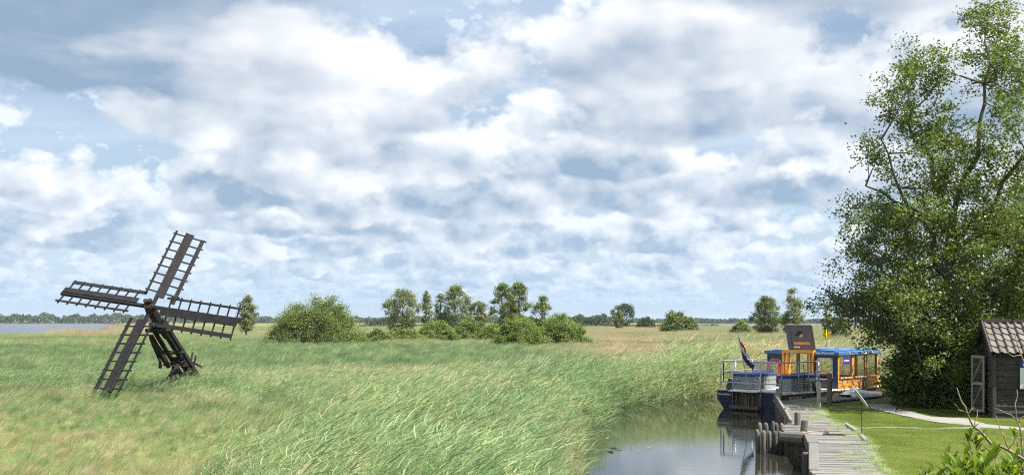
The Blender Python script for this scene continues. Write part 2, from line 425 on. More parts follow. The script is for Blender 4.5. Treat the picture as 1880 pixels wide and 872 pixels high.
# gravel path and the narrow worn track across the lawn
def strip(name, up, lo, z, m, label):
    V = []; n = 0
    for (a, b) in zip(up, lo):
        V += [G(*a), G(*b)]
    V = [(v.x, v.y, z) for v in V]
    pts = []; k = 6
    for i in range(0, len(V) - 2, 2):
        for j in range(k):
            f = j / k
            pts.append([V[i + s_][c] * (1 - f) + V[i + 2 + s_][c] * f for s_ in (0, 1) for c in range(3)])
    pts.append([V[-2 + s_][c] for s_ in (0, 1) for c in range(3)])
    P = np.array(pts).reshape(-1, 2, 3); P[:, :, :2] += rng.normal(0, 0.035, P[:, :, :2].shape)
    me = MB().add(P.reshape(-1, 3), [(2 * i, 2 * i + 1, 2 * i + 3, 2 * i + 2) for i in range(len(P) - 1)]).mesh(name, m)
    for p in me.polygons:
        if p.normal.z < 0: p.flip()
    return tag(link(name, me), label, 'path', kind='structure')
PU = [(1587, 742), (1635, 743), (1648, 751), (1710, 766), (1779, 770), (1810, 780), (1880, 787), (1990, 800)]
PL = [(1590, 745), (1611, 754), (1646, 762), (1712, 776), (1774, 782), (1811, 787), (1880, 792), (1990, 807)]
strip('path', PU, PL, 0.035, M_gravel, 'pale gravel path curving from the trees past the shed')
TU = [(1562, 787), (1620, 784.5), (1680, 785), (1700, 787.5), (1740, 786), (1806, 784)]
TL = [(1564, 789), (1620, 786.5), (1680, 788), (1700, 791), (1740, 788.5), (1808, 788)]
strip('path', TU, TL, 0.031, M_gravel, 'narrow worn track joining the gravel path across the lawn')
# ------------------------------------------------------------------ windmill (small tilted drainage mill)
def build_windmill():
    d0, az, el, th, L = 38.55, 0.0821, 0.596, 1.402, 3.65
    H = A(278.4, 570.0, d0)
    n = Vector((math.sin(az) * math.cos(el), math.cos(az) * math.cos(el), -math.sin(el)))   # down the axle
    u = n.cross(Vector((0, 0, 1))).normalized(); v = u.cross(n)
    root = empty('windmill', (H.x + n.x * 4.2, H.y + n.y * 4.2, 0))
    tag(root, 'small black wooden drainage mill with four ladder sails standing in the reeds', 'windmill')
    O = root.location.copy()
    W = lambda p: p - O
    up = Vector((0, 0, 1))
    for k in range(4):
        a = th + k * math.pi / 2
        r = math.cos(a) * u + math.sin(a) * v                    # along the sail
        s0 = n.cross(r).normalized()                               # across the sail
        pit = R(14); s = (s0 * math.cos(pit) + n * math.sin(pit)).normalized(); f = r.cross(s).normalized()
        base = H - n * (0.10 + 0.16 * (k % 2))
        m = MB().beam(W(base + r * -0.25), W(base + r * 3.62), 0.13, 0.11, f)
        sail = m.build('sail', M_tarwood, root, bevel=0.01)
        MB().beam(W(base + r * 0.52 + s * 0.16 - f * 0.07), W(base + r * 3.58 + s * 0.16 - f * 0.07), 0.25, 0.03, f).build('sail_board', M_tarwood, sail)
        MB().beam(W(base + r * 0.42 + s * 0.66 - f * 0.03), W(base + r * 3.50 + s * 0.66 - f * 0.03), 0.15, 0.035, f).build('side_lath', M_tarwood, sail)
        MB().beam(W(base + r * 0.62 - s * 0.42 - f * 0.03), W(base + r * 3.60 - s * 0.42 - f * 0.03), 0.08, 0.035, f).build('side_lath', M_tarwood, sail)
        for i in range(8):
            q = base + r * (0.78 + i * 0.385)
            MB().beam(W(q - s * 0.52), W(q + s * 0.80), 0.045, 0.045, f).build('rung', M_tarwood, sail)
    # axle, head with iron bands, screw barrel
    MB().tube([W(H - n * 0.42), W(H - n * 0.1), W(H + n * 0.5), W(H + n * 1.7)], [0.16, 0.21, 0.20, 0.17], 8).build('axle', M_rotwood, root)
    for q, sx in ((-0.50, 0.09), (-0.47, -0.08)):
        MB().tube([W(H + n * (q - 0.05) + v * 0.1 + u * sx), W(H + n * (q + 0.14) + v * 0.1 + u * sx)], 0.085, 8).build('axle_bolt', M_black, root)
    MB().tube([W(H + n * 1.0), W(H + n * 1.16)], 0.29, 14).build('brake_wheel', M_rotwood, root)
    MB().tube([W(H + n * 1.7), W(H + n * 4.0), W(H + n * 6.0)], [0.12, 0.12, 0.13], 10).build('screw_barrel', M_rotwood, root)
    for k in range(16):                                            # winding of the screw
        pts = []
        for j in range(9):
            a = 2 * math.pi * (k + j / 8.0) * 0.9; t = 3.2 + (k + j / 8.0) * 0.17
            pts.append(W(H + n * t + (u * math.cos(a) + v * math.sin(a)) * 0.18))
        MB().tube(pts, 0.03, 5).build('screw_winding', M_rotwood, root)
    for sgn in (-1, 1):                                            # long bearers beside the screw
        MB().beam(W(H + n * 0.75 + u * 0.30 * sgn - v * 0.12), W(H + n * 6.05 + u * 0.36 * sgn - v * 0.12), 0.11, 0.17, v).build('bearer', M_tarwood, root, bevel=0.012)
    for t in (0.95, 2.5, 4.1, 5.6):
        MB().beam(W(H + n * t + u * 0.52 - v * 0.26), W(H + n * t - u * 0.52 - v * 0.26), 0.11, 0.10, v).build('cross_beam', M_rotwood, root)
    # post with spreading feet on which the mill turns, braces and lever
    foot, head = A(323, 728, 41.2), A(321, 655, 41.2); foot.z = -0.1
    MB().tube([W(foot), W(head)], [0.17, 0.13], 8).build('king_post', M_rotwood, root)
    for px, dd in ((286, 40.6), (303, 42.2), (341, 40.5), (352, 42.0), (315, 40.2)):
        q = A(px, 722, dd); q.z = -0.1
        MB().beam(W(q), W(A(320, 676, 41.2)), 0.13, 0.08).build('foot_prop', M_rotwood, root)
    MB().tube([W(A(277, 616, 39.6)), W(A(285, 634, 39.9)), W(A(291, 640, 40.1)), W(A(297, 652, 40.3)), W(A(310, 673, 40.8))], [0.09, 0.13, 0.10, 0.13, 0.09], 8).build('tail_brace', M_rotwood, root)
    MB().beam(W(A(276, 622, 39.7)), W(A(294, 664, 40.2)), 0.05, 0.07).build('brace_board', M_tarwood, root)
    MB().tube([W(A(294, 662, 40.2)), W(A(294, 676, 40.2))], [0.05, 0.07], 6).build('hanging_weight', M_rotwood, root)
    MB().beam(W(A(302, 668, 40.8)), W(A(346, 669, 41.6)), 0.16, 0.15).build('turning_beam', M_rotwood, root)
    MB().beam(W(A(272, 606, 39.4)), W(A(318, 604, 40.2)), 0.10, 0.09).build('cross_beam', M_rotwood, root)
    lev = A(350, 664, 42.6)
    MB().beam(W(lev + Vector((-0.30, 0, 0.15))), W(lev + Vector((0.45, 0.1, -0.22))), 0.09, 0.09).build('lever', M_rotwood, root)
    for q in (0.02, 0.16):
        MB().beam(W(lev + Vector((q - 0.06, 0, -0.25))), W(lev + Vector((q + 0.05, 0.05, 0.42 - q))), 0.07, 0.07).build('lever_peg', M_rotwood, root)
build_windmill()

# ------------------------------------------------------------------ jetty
def edge(poly):
    ys = [p[1] for p in poly]; xs = [p[0] for p in poly]
    return lambda y: float(np.interp(y, ys, xs))
JL = edge([(4.30, 9.0), (4.95, 14.0), (5.66, 19.5), (6.97, 24.0), (7.20, 25.4), (6.95, 26.2), (7.30, 27.9), (7.72, 28.6), (9.30, 36.6)])
JR = edge([(5.75, 9.0), (6.25, 14.0), (7.04, 19.9), (8.26, 24.06), (8.77, 26.4), (9.09, 28.2), (9.00, 29.2), (10.4, 35.8), (10.7, 37.0)])
jet = empty('jetty', (6.5, 22, 0))
tag(jet, 'weathered grey plank jetty running along the channel to the moored boat', 'jetty')
jo = jet.location.copy()
plank_me = [MB().box((0, 0, 0), (1, 0.158 - 0.012 * k, 0.045)).mesh('plank', M_deck) for k in range(3)]
y = 9.0; k = 0
while y < 36.9:
    a, b = JL(y) + random.uniform(-0.05, 0.03), JR(y) + random.uniform(-0.10, 0.10)
    o = link('plank', plank_me[k % 3], jet)
    o.location = Vector(((a + b) / 2, y, 0.045 + random.uniform(-0.006, 0.008))) - jo
    o.scale = (b - a, 1, 1); o.rotation_euler = (random.gauss(0, 0.015), random.gauss(0, 0.006), R(-5) + random.gauss(0, 0.008))
    y += 0.172; k += 1
hd = Vector((0.729, 0.684, 0)); st = Vector((0.684, -0.729, 0))     # along and across the boat
q0 = Vector((10.15, 36.75, 0))
for i in range(42):                                                  # arm beside the boat
    o = link('plank', plank_me[i % 3], jet)
    w = 1.25 if i < 24 else 1.05
    c = q0 + hd * (0.1 + i * 0.172) + st * (-0.15 + w / 2)
    o.location = c + Vector((0, 0, 0.085 + random.uniform(-0.006, 0.008))) - jo
    o.scale = (w + random.uniform(-0.05, 0.05), 1, 1); o.rotation_euler = (random.gauss(0, 0.015), 0, math.atan2(st.y, st.x) + random.gauss(0, 0.008))
for off in (0.0, 0.95):
    p = q0 + st * off
    MB().beam(p + Vector((0, 0, -0.02)) - jo, p + hd * 7.2 + Vector((0, 0, -0.02)) - jo, 0.09, 0.15).build('stringer', M_pile, jet)
for i in range(6):
    for off in (-0.02, 0.97):
        p = q0 + hd * (0.8 + i * 1.25) + st * off
        MB().tube([p + Vector((0, 0, -1.1)) - jo, p + Vector((0, 0, -0.10)) - jo], 0.075, 8).build('pile', M_wetwood, jet)
# sheet boards holding the bank below the deck, and the raised kerb
y = 12.0
while y < 36.4:
    x = JL(y + 0.12) + 0.02
    s_ = (JL(y + 0.24) - JL(y)) / 0.24
    if abs(s_) < 1.0:
        MB().beam(Vector((JL(y) + 0.03, y, -0.47)) - jo, Vector((JL(y + 0.225) + 0.03, y + 0.225, -0.47)) - jo, 0.05 + random.uniform(0, 0.02), 0.93 + random.uniform(-0.06, 0.04)).build('bank_board', M_wetwood, jet)
    y += 0.24
pts = [(7.74, 28.7, 0.04), (8.08, 30.4, 0.10), (8.42, 32.2, 0.15), (8.80, 34.1, 0.17), (9.20, 36.2, 0.24)]
for a, b in zip(pts[:-1], pts[1:]):
    a, b = Vector(a), Vector(b)
    MB().beam(a - jo, b + (b - a) * 0.02 - jo, 0.085, 0.26, (0, 0, 1)).build('kerb_board', M_deck, jet, bevel=0.015)
a, b, c = Vector((6.98, 24.0, -0.02)), Vector((7.28, 25.35, 0.02)), Vector((5.75, 19.7, -0.02))
MB().beam(c - jo, a - jo, 0.20, 0.22).build('edge_beam', M_deck, jet, bevel=0.02)
MB().beam(a - jo, b - jo, 0.26, 0.26).build('edge_beam', M_deck, jet, bevel=0.02)
MB().tube([b + Vector((-0.05, 0.02, -0.02)) - jo, Vector((6.88, 26.2, -0.04)) - jo], [0.17, 0.15], 10).build('edge_log', M_pile, jet)
for p0, p1 in (((9.12, 28.3, 0.07), (8.80, 26.5, 0.07)), ((8.62, 25.6, 0.06), (8.35, 24.4, 0.06))):
    MB().beam(Vector(p0) - jo, Vector(p1) - jo, 0.10, 0.12).build('lawn_edging', M_deck, jet, bevel=0.01)
for (x, y, z, r) in ((6.38, 22.4, 0.06, 0.105), (5.95, 20.4, 0.02, 0.10)):
    MB().tube([Vector((x, y, -1.2)) - jo, Vector((x, y, z - 0.03)) - jo, Vector((x, y, z)) - jo], [r, r, r * 0.8], 10).build('pile', M_pile, jet)
# bundle of mooring piles standing in the water beside the landing
pg = 'rounded piles bundled in the water beside the jetty'
for i, (px, yy, top) in enumerate(((1392, 26.3, 0.17), (1401, 26.2, 0.14), (1413, 26.3, 0.12), (1424, 26.4, 0.10), (1433, 26.45, 0.09), (1395, 27.2, 0.25), (1408, 27.2, 0.24), (1418, 27.3, 0.24), (1427, 27.4, 0.22), (1434, 27.5, 0.20))):
    x = (px - 940) / FPX * yy; r = random.uniform(0.048, 0.064); lx = random.uniform(-0.04, 0.04); top += random.uniform(-0.05, 0.03)
    o = MB().tube([(0, 0, -1.2), (lx * 0.6, 0, top - 0.10), (lx, 0, top - 0.03), (lx, 0, top)], [r, r, r * 0.85, r * 0.35], 10).build('mooring_pile', M_pile, None, smooth=True)
    o.location = (x, yy, 0)
    tag(o, 'rounded grey pile in the tight bundle standing in the channel by the jetty', 'pile', pg)
# single posts
def post(px, pyb, h, r, label, m=M_post, square=False, lean=(0, 0), z0=0.0):
    p = G(px, pyb, z0)
    mb = MB()
    if square: mb.beam((0, 0, -0.4), (lean[0], lean[1], h), 2 * r, 2 * r, (0, 1, 0))
    else: mb.tube([(0, 0, -0.4), (lean[0] * 0.5, lean[1] * 0.5, h * 0.5), (lean[0], lean[1], h - 0.02), (lean[0], lean[1], h)], [r, r * 1.04, r * 0.96, r * 0.75], 10)
    o = mb.build('mooring_post', m, None, smooth=False, bevel=0.008 if square else 0.0)
    o.location = p; tag(o, label, 'post'); return o
post(1429, 740, 0.53, 0.075, 'pale square post at the jetty corner behind the boat stern', square=True)
post(1503, 751, 0.88, 0.065, 'pale round pole at the grass edge where the jetty bends', lean=(0.01, 0))
post(1523, 745, 1.12, 0.085, 'dark thick pole standing in the lawn beside the boat cabin', m=M_wetwood)
post(1445, 766, 0.30, 0.07, 'short whitish stump on the jetty beside the kerb board', square=True)
post(1464, 784, 0.42, 0.085, 'knotty brown stump on the jetty between the kerb and the coiled rope', m=M_pile)
post(1475, 801, 0.42, 0.085, 'brown stump on the jetty ringed by a coiled rope', m=M_pile, lean=(0.03, 0))
p = G(1588, 719, 0.1)
o = MB().prism([(-0.13, -0.03), (0.13, -0.03), (0.13, 0.03), (-0.13, 0.03)], 0, 0.50).add([(-0.13, -0.03, 0.5), (0.13, -0.03, 0.5), (0.13, 0.03, 0.5), (-0.13, 0.03, 0.5), (-0.05, -0.03, 0.58), (0.07, -0.03, 0.58), (0.07, 0.03, 0.58), (-0.05, 0.03, 0.58)], [(0, 1, 5, 4), (1, 2, 6, 5), (2, 3, 7, 6), (3, 0, 4, 7), (4, 5, 6, 7)]).build('fender_board', M_pile, None)
o.location = (p.x, p.y, 0.11); o.rotation_euler = (0, 0, R(38)); tag(o, 'upright grey board with a rounded top on the jetty beside the bow', 'board')
# rope coil
pts = []
for i in range(100):
    a = i / 100 * 2 * math.pi * 2.6; rr = 0.42 - 0.02 * math.sin(a * 1.3) - 0.0005 * i
    pts.append((0.26 + math.cos(a) * rr * 0.85, math.sin(a) * rr * 0.75 - 0.05, 0.02 + 0.012 * math.sin(a * 2.1) + 0.00018 * i))
o = MB().tube(pts, 0.016, 6).build('coiled_rope', M_rope, None, smooth=True); pp = G(1475, 801); o.location = (pp.x, pp.y, 0.08)
tag(o, 'pale rope coiled on the jetty planks round a stump', 'rope')
# tarpaulin bundle on the arm of the jetty
V = []; Fq = []; nu, nv = 34, 10
for i in range(nu):
    f = i / (nu - 1); w = 0.50 * math.sin(math.pi * min(1, f * 0.9 + 0.12)) ** 0.6; hgt = 0.25 * (1 - f) ** 0.6 * min(1, f * 8 + 0.3) + 0.03
    for j in range(nv):
        g = j / (nv - 1) * math.pi
        V.append((f * 2.5, math.cos(g) * w + 0.025 * math.sin(f * 30 + j), max(0.0, math.sin(g) * hgt * (1 + 0.12 * math.sin(f * 9 + j * 1.1) + 0.04 * math.sin(f * 31 - j * 1.7)))))
for i in range(nu - 1):
    for j in range(nv - 1): Fq.append((i * nv + j, i * nv + j + 1, (i + 1) * nv + j + 1, (i + 1) * nv + j))
o = MB().add(V, Fq).build('folded_tarpaulin', M_tarp, None, smooth=True); pp = q0 + hd * 2.35 + st * 0.55
o.location = (pp.x, pp.y, 0.115); o.rotation_euler = (0, 0, math.atan2(hd.y, hd.x) - 0.06); tag(o, 'crumpled silvery tarpaulin lying on the jetty beside the cabin', 'tarpaulin')
# slanted reading panel on a thin post
pb = G(1583, 805); le = empty('reading_panel', pb); tag(le, 'slanted information panel on a thin post in the lawn, seen edge on', 'sign')
MB().tube([(0, 0, -0.3), (-0.02, 0.0, 0.90)], 0.014, 8).build('post', M_wetwood, le)
ax = Vector((0.30, 0.0, -0.40)).normalized()
MB().beam(Vector((-0.02, 0, 0.98)) - ax * 0.26 + Vector((-0.04, 0, 0.06)), Vector((-0.02, 0, 0.98)) + ax * 0.26 + Vector((-0.04, 0, 0.06)), 0.50, 0.06, (0.8, -0.25, 0.6)).build('panel', M_doorwood, le, bevel=0.008)

# ------------------------------------------------------------------ shed on the right
def build_shed():
    b = Vector((0.24, 0.971, 0)); w = Vector((0.971, -0.24, 0)); C = G(1827, 769)
    root = empty('shed', C, math.atan2(w.y, w.x)); tag(root, 'black weatherboarded shed with pantile roof beside the gravel path', 'shed')
    Wd, D, Hw, Hr = 3.2, 2.4, 2.0, 2.78      # local x along the front, y into the shed
    MB().box((Wd / 2, D / 2, Hw / 2 - 0.02), (Wd - 0.08, D - 0.08, Hw)).build('wall_core', M_black, root)
    nb = 11; hb = Hw / nb
    me_f = MB().add([(0, 0, 0), (Wd, 0, 0), (Wd, 0.035, hb + 0.03), (0, 0.035, hb + 0.03), (0, -0.028, 0.0), (Wd, -0.028, 0.0), (Wd, 0.012, hb + 0.03), (0, 0.012, hb + 0.03)],
                    [(0, 3, 2, 1), (4, 5, 6, 7), (0, 1, 5, 4), (1, 2, 6, 5), (2, 3, 7, 6), (3, 0, 4, 7)]).mesh('weatherboard', M_hutboard)
    for i in range(nb):
        o = link('weatherboard', me_f, root); o.location = (0, 0, i * hb + random.uniform(-0.004, 0.004)); o.rotation_euler = (random.gauss(0, 0.008), random.gauss(0, 0.002), 0)
        o = link('weatherboard', me_f, root); o.location = (0, D, i * hb); o.rotation_euler = (0, 0, R(-90)); o.scale = (D / Wd, 1, 1)
    for x, y in ((-0.03, -0.03), (-0.03, D), (Wd, -0.03)):
        MB().box((x, y, Hw / 2), (0.10, 0.10, Hw)).build('corner_post', M_hutboard, root, bevel=0.006)
    MB().add([(0, 0.03, Hw), (0, D - 0.03, Hw), (0, D / 2, Hr - 0.08), (0.05, 0.03, Hw), (0.05, D - 0.03, Hw), (0.05, D / 2, Hr - 0.08)], [(0, 1, 2), (3, 5, 4), (0, 3, 4, 1), (1, 4, 5, 2), (2, 5, 3, 0)]).build('gable_board', M_hutboard, root)
    ov = 0.20; sl = Vector((0, D / 2 + ov, Hr - Hw + ov * (Hr - Hw) / (D / 2))); slope = math.atan2(sl.z, sl.y); ln = sl.length
    y0, z0 = -ov, Hw - ov * (Hr - Hw) / (D / 2)
    for sgn in (0, 1):
        mb = MB(); yy = y0 if sgn == 0 else D + ov
        mb.beam((Wd / 2, yy, z0 + 0.02), (Wd / 2, D / 2, Hr + 0.02), Wd + 0.30, 0.03, (0, 0, 1)); mb.build('roof_boarding', M_rotwood, root)
    tw = 0.215; rows = 5; th = ln / rows
    vs = []; fs = []; n = 9
    for j, (yy, lift) in enumerate(((0, 0.042), (th + 0.05, 0.004))):
        for i in range(n):
            f = i / (n - 1); prof = 0.028 * math.sin(f * 2 * math.pi + 0.4) + 0.012 * math.sin(f * math.pi * 4)
            vs += [(f * (tw + 0.02), yy, lift + prof), (f * (tw + 0.02), yy, lift + prof + 0.016)]
    for i in range(n - 1):
        a = 2 * i; c = 2 * n + 2 * i
        fs += [(a, a + 2, c + 2, c), (a + 1, c + 1, c + 3, a + 3), (a, a + 1, a + 3, a + 2), (c, c + 2, c + 3, c + 1)]
    tile = MB().add(vs, fs).mesh('roof_tile', M_tile, smooth=False)
    for side in (0, 1):
        for r_ in range(rows):
            for c_ in range(16):
                if side == 1 and c_ > 15: continue
                o = link('roof_tile', tile, root)
                if side == 0:
                    o.location = (-0.12 + c_ * tw, y0 + math.cos(slope) * r_ * th, z0 + math.sin(slope) * r_ * th + 0.06)
                    o.rotation_euler = (slope + random.gauss(0, 0.008), random.gauss(0, 0.006), random.gauss(0, 0.006))
                else:
                    o.location = (Wd + 0.12 - c_ * tw, D + ov - math.cos(slope) * r_ * th, z0 + math.sin(slope) * r_ * th + 0.06)
                    o.rotation_euler = (slope, 0, math.pi)
    MB().box((Wd / 2, D / 2, Hr + 0.12), (Wd + 0.36, 0.17, 0.10)).build('ridge_board', M_hutboard, root, bevel=0.01)
    for xx in (-0.155, Wd + 0.155):
        for yy in (y0 - 0.02, D + ov + 0.02):
            MB().beam((xx, yy, z0 + 0.05), (xx, D / 2, Hr + 0.07), 0.045, 0.19, (0, 0, 1)).build('verge_board', M_hutboard, root, bevel=0.006)
    # door on the gable side, standing open
    hx = Vector((-0.09, 0.95, 0)); ph = R(22); l = Vector((-math.sin(ph), math.cos(ph), 0)); nn = Vector((-math.cos(ph), -math.sin(ph), 0))
    c = hx + l * 0.33
    dr = MB().beam(hx + Vector((0, 0, 0.98)), hx + l * 0.66 + Vector((0, 0, 0.98)), 0.02, 1.72).build('door', M_rotwood, root)
    for i in range(9):
        z = 0.22 + i * 0.19
        MB().beam(hx + l * 0.05 + nn * 0.016 + Vector((0, 0, z)), hx + l * 0.61 + nn * 0.016 + Vector((0, 0, z)), 0.014, 0.165).build('door_board', M_hutboard, dr)
    for f in (0.03, 0.63):
        MB().beam(hx + l * f + nn * 0.035 + Vector((0, 0, 0.12)), hx + l * f + nn * 0.035 + Vector((0, 0, 1.84)), 0.075, 0.03, nn).build('door_stile', M_doorwood, dr)
    for z in (0.16, 0.98, 1.80):
        MB().beam(hx + l * 0.04 + nn * 0.037 + Vector((0, 0, z)), hx + l * 0.62 + nn * 0.037 + Vector((0, 0, z)), 0.03, 0.085, (0, 0, 1)).build('door_rail', M_doorwood, dr)
    for za, zb in ((0.2, 0.95), (1.02, 1.76)):
        MB().beam(hx + l * 0.60 + nn * 0.038 + Vector((0, 0, za)), hx + l * 0.06 + nn * 0.038 + Vector((0, 0, zb)), 0.028, 0.07, nn).build('door_brace', M_doorwood, dr)
    # notice board hung on the front
    nb_ = empty('notice_board', C, root.rotation_euler.z); tag(nb_, 'white notice board with a blue heading on the shed front', 'notice board')
    MB().box((1.20, -0.060, 1.31), (1.16, 0.04, 0.86)).build('frame', M_black, nb_)
    MB().box((1.20, -0.084, 1.22), (1.08, 0.012, 0.62)).build('sheet', M_white, nb_)
    MB().box((1.20, -0.084, 1.625), (1.08, 0.012, 0.18)).build('heading', M_signblue, nb_)
    MB().box((0.78, -0.092, 1.625), (0.09, 0.006, 0.08)).build('emblem', M_white, nb_)
    MB().box((1.07, -0.0915, 0.945), (0.62, 0.004, 0.012)).build('print_line', M_black, nb_)
build_shed()
# ------------------------------------------------------------------ moored passenger boat
def text_mesh(name, s, size, m, parent, loc, xdir, updir, align='LEFT'):
    cu = bpy.data.curves.new(name, 'FONT'); cu.body = s; cu.size = size; cu.align_x = align; cu.extrude = 0.002; cu.offset = 0.0025
    tmp = bpy.data.objects.new(name, cu); col.objects.link(tmp)
    dg = bpy.context.evaluated_depsgraph_get(); me = bpy.data.meshes.new_from_object(tmp.evaluated_get(dg))
    bpy.data.objects.remove(tmp); me.name = name; me.materials.clear(); me.materials.append(m)
    o = link(name, me, parent); x = Vector(xdir).normalized(); u = Vector(updir).normalized(); z = x.cross(u)
    o.matrix_local = Matrix.Translation(loc) @ Matrix((x, u, z)).transposed().to_4x4()
    return o
BX = [0.0, 0.6, 1.5, 3.0, 4.5, 6.0, 7.0, 7.8, 8.5, 9.0, 9.35]
BB = [1.40, 1.46, 1.52, 1.57, 1.58, 1.56, 1.48, 1.27, 0.92, 0.55, 0.06]
hb = lambda x: float(np.interp(x, BX, BB))
def build_boat():
    ang = math.atan2(0.684, 0.729); S = Vector((8.90, 38.86, WATER))
    root = empty('passenger_boat', S, ang); tag(root, 'navy and orange wooden passenger boat moored at the jetty', 'boat')
    # hull
    V = []; Fq = []; xs = np.linspace(0, 9.35, 30); sec = 7
    for x in xs:
        b = hb(x); sh = 0.70 + 0.0 * x + max(0, x - 7.0) * 0.13
        rake = max(0, (x - 7.0)) / 2.35
        prof = [(b, sh), (b, 0.55), (b * (1 - 0.03 * rake), 0.36), (b * (0.80 - 0.25 * rake), 0.04), (b * 0.62, -0.2), (b * 0.3, -0.34), (0.0, -0.38)]
        ring = [(x - rake * 0.35 * max(0, (0.7 - z)), -y, z) for y, z in prof] + [(x - rake * 0.35 * max(0, (0.7 - z)), y, z) for y, z in reversed(prof[:-1])]
        V += ring
    nr = 2 * sec - 1
    for i in range(len(xs) - 1):
        for j in range(nr - 1): Fq.append((i * nr + j, i * nr + j + 1, (i + 1) * nr + j + 1, (i + 1) * nr + j))
    Fq.append(tuple(range(nr))); Fq.append(tuple((len(xs) - 1) * nr + j for j in reversed(range(nr))))
    hull = MB().add(V, Fq).build('hull', M_brown, root, smooth=False)
    # rubbing strake along the deck edge
    for sg in (-1, 1):
        MB().tube([(x, sg * (hb(x) + 0.015), 0.66) for x in np.linspace(0, 8.9, 26)], 0.035, 6).build('rubbing_strake', M_white if sg < 0 else M_brown, hull, smooth=True)
    # deck aft
    poly = [(x, -hb(x) + 0.01) for x in np.linspace(0.02, 3.7, 8)] + [(x, hb(x) - 0.01) for x in np.linspace(3.7, 0.02, 8)]
    MB().prism(poly, 0.66, 0.712).build('deck', M_white, root)
    # transom panels, recess with planks and step
    def trans(y0, y1, name, m, xx=-0.02, z0=0.0, z1=0.68, t=0.04):
        return MB().box((xx, (y0 + y1) / 2, (z0 + z1) / 2), (t, abs(y1 - y0), z1 - z0)).build(name, m, root)
    MB().add([(-0.03, 1.42, 0.69), (-0.03, 0.68, 0.69), (-0.03, 0.68, 0.0), (-0.03, 1.12, 0.0), (-0.03, 1.41, 0.37), (0.0, 1.42, 0.69), (0.0, 0.68, 0.69), (0.0, 0.68, 0.0), (0.0, 1.12, 0.0), (0.0, 1.41, 0.37)],
             [(0, 1, 2, 3, 4), (9, 8, 7, 6, 5), (0, 5, 6, 1), (1, 6, 7, 2), (2, 7, 8, 3), (3, 8, 9, 4), (4, 9, 5, 0)]).build('transom_panel', M_navy, root)
    MB().add([(-0.03, -1.42, 0.69), (-0.03, -0.56, 0.69), (-0.03, -0.56, 0.0), (-0.03, -1.12, 0.0), (-0.03, -1.41, 0.37), (0.0, -1.42, 0.69), (0.0, -0.56, 0.69), (0.0, -0.56, 0.0), (0.0, -1.12, 0.0), (0.0, -1.41, 0.37)],
             [(4, 3, 2, 1, 0), (5, 6, 7, 8, 9), (0, 1, 6, 5), (1, 2, 7, 6), (2, 3, 8, 7), (3, 4, 9, 8), (4, 0, 5, 9)]).build('transom_panel', M_navy, root)
    trans(0.68, 1.43, 'transom_cap', M_post, -0.02, 0.69, 0.725, 0.07); trans(-1.43, -0.56, 'transom_cap', M_post, -0.02, 0.69, 0.725, 0.07)
    trans(-0.55, 0.67, 'platform', M_white, -0.16, 0.70, 0.735, 0.42)
    trans(-0.56, 0.68, 'step', M_pile, -0.20, 0.06, 0.17, 0.14)
    for yy, zz, ww in ((0.52, 0.42, 0.07), (0.10, 0.40, 0.09), (-0.02, 0.33, 0.05), (-0.20, 0.46, 0.08), (-0.50, 0.42, 0.06)):
        trans(yy - ww / 2, yy + ww / 2, 'ladder_board', M_pile, -0.05, zz - 0.22, zz + 0.2, 0.05)
    for yy in (0.68, -0.56): MB().tube([(-0.07, yy, 0.05), (-0.07, yy, 1.81)], 0.026, 8).build('rail_post', M_steel, root, smooth=True)
    text_mesh('boat_name', 'Sint Jansklooster', 0.088, M_white, root, (-0.036, 1.37, 0.53), (0, -1, 0), (0, 0, 1))
    text_mesh('registration_number', '02125010', 0.19, M_white, root, (0.42, -hb(0.5) - 0.012, 0.42), (1, -0.065, 0), (0, 0, 1))
    # railing round the aft deck
    path = [(2.45, -1.47), (1.5, -1.44), (0.6, -1.40), (0.10, -1.34), (0.05, -1.24), (0.05, 1.24), (0.10, 1.34), (0.6, 1.40), (1.8, 1.46), (3.55, 1.50)]
    for z in (1.81, 1.41, 1.01): MB().tube([(x, y, z) for x, y in path], 0.024 if z > 1.5 else 0.018, 8).build('rail', M_steel, root, smooth=True)
    for x, y in ((2.45, -1.47), (1.75, -1.45), (1.1, -1.425), (0.10, -1.34), (0.10, 1.34), (1.2, 1.43), (2.4, 1.475), (3.55, 1.50)):
        MB().tube([(x, y, 0.70), (x, y, 1.81)], 0.024, 8).build('rail_post', M_steel, root, smooth=True)
    for x in (2.1, 1.35):
        MB().tube([(x, -1.47, 1.79), (x + 0.05, -1.50, 1.3), (x + 0.1, -1.48, 0.80)], 0.014, 5).build('mooring_line', M_black, root)
    MB().tube([(2.05, -1.50, 1.05), (2.08, -1.53, 0.55)], [0.06, 0.075], 10).build('fender', M_black, root, smooth=True)
    # benches with perforated sides, cushions and slatted backs
    def bench(x0, x1, y0, y1, back):
        bn = MB().box(((x0 + x1) / 2, (y0 + y1) / 2, 0.71 + 0.25), (x1 - x0, y1 - y0, 0.50)).build('bench', M_mesh, root)
        MB().box(((x0 + x1) / 2, (y0 + y1) / 2, 1.265), (x1 - x0 + 0.04, y1 - y0 + 0.04, 0.11)).build('cushion', M_cushion, bn, bevel=0.025)
        if back:
            for i in range(7):
                MB().box((back, (y0 + y1) / 2, 1.34 + i * 0.065), (0.03, y1 - y0, 0.035)).build('back_slat', M_steel, bn)
        for i in range(0, 6, 2):
            MB().box((x0 - 0.012, (y0 + y1) / 2, 0.76 + i * 0.082), (0.02, y1 - y0, 0.03)).build('side_slat', M_steel, bn)
            MB().box(((x0 + x1) / 2, y0 - 0.012, 0.76 + i * 0.082), (x1 - x0, 0.02, 0.03)).build('side_slat', M_steel, bn)
    bench(0.75, 1.35, 0.35, 1.25, None); bench(1.45, 2.3, 0.30, 1.25, 2.2)
    bench(0.75, 2.6, -1.34, -0.80, None)
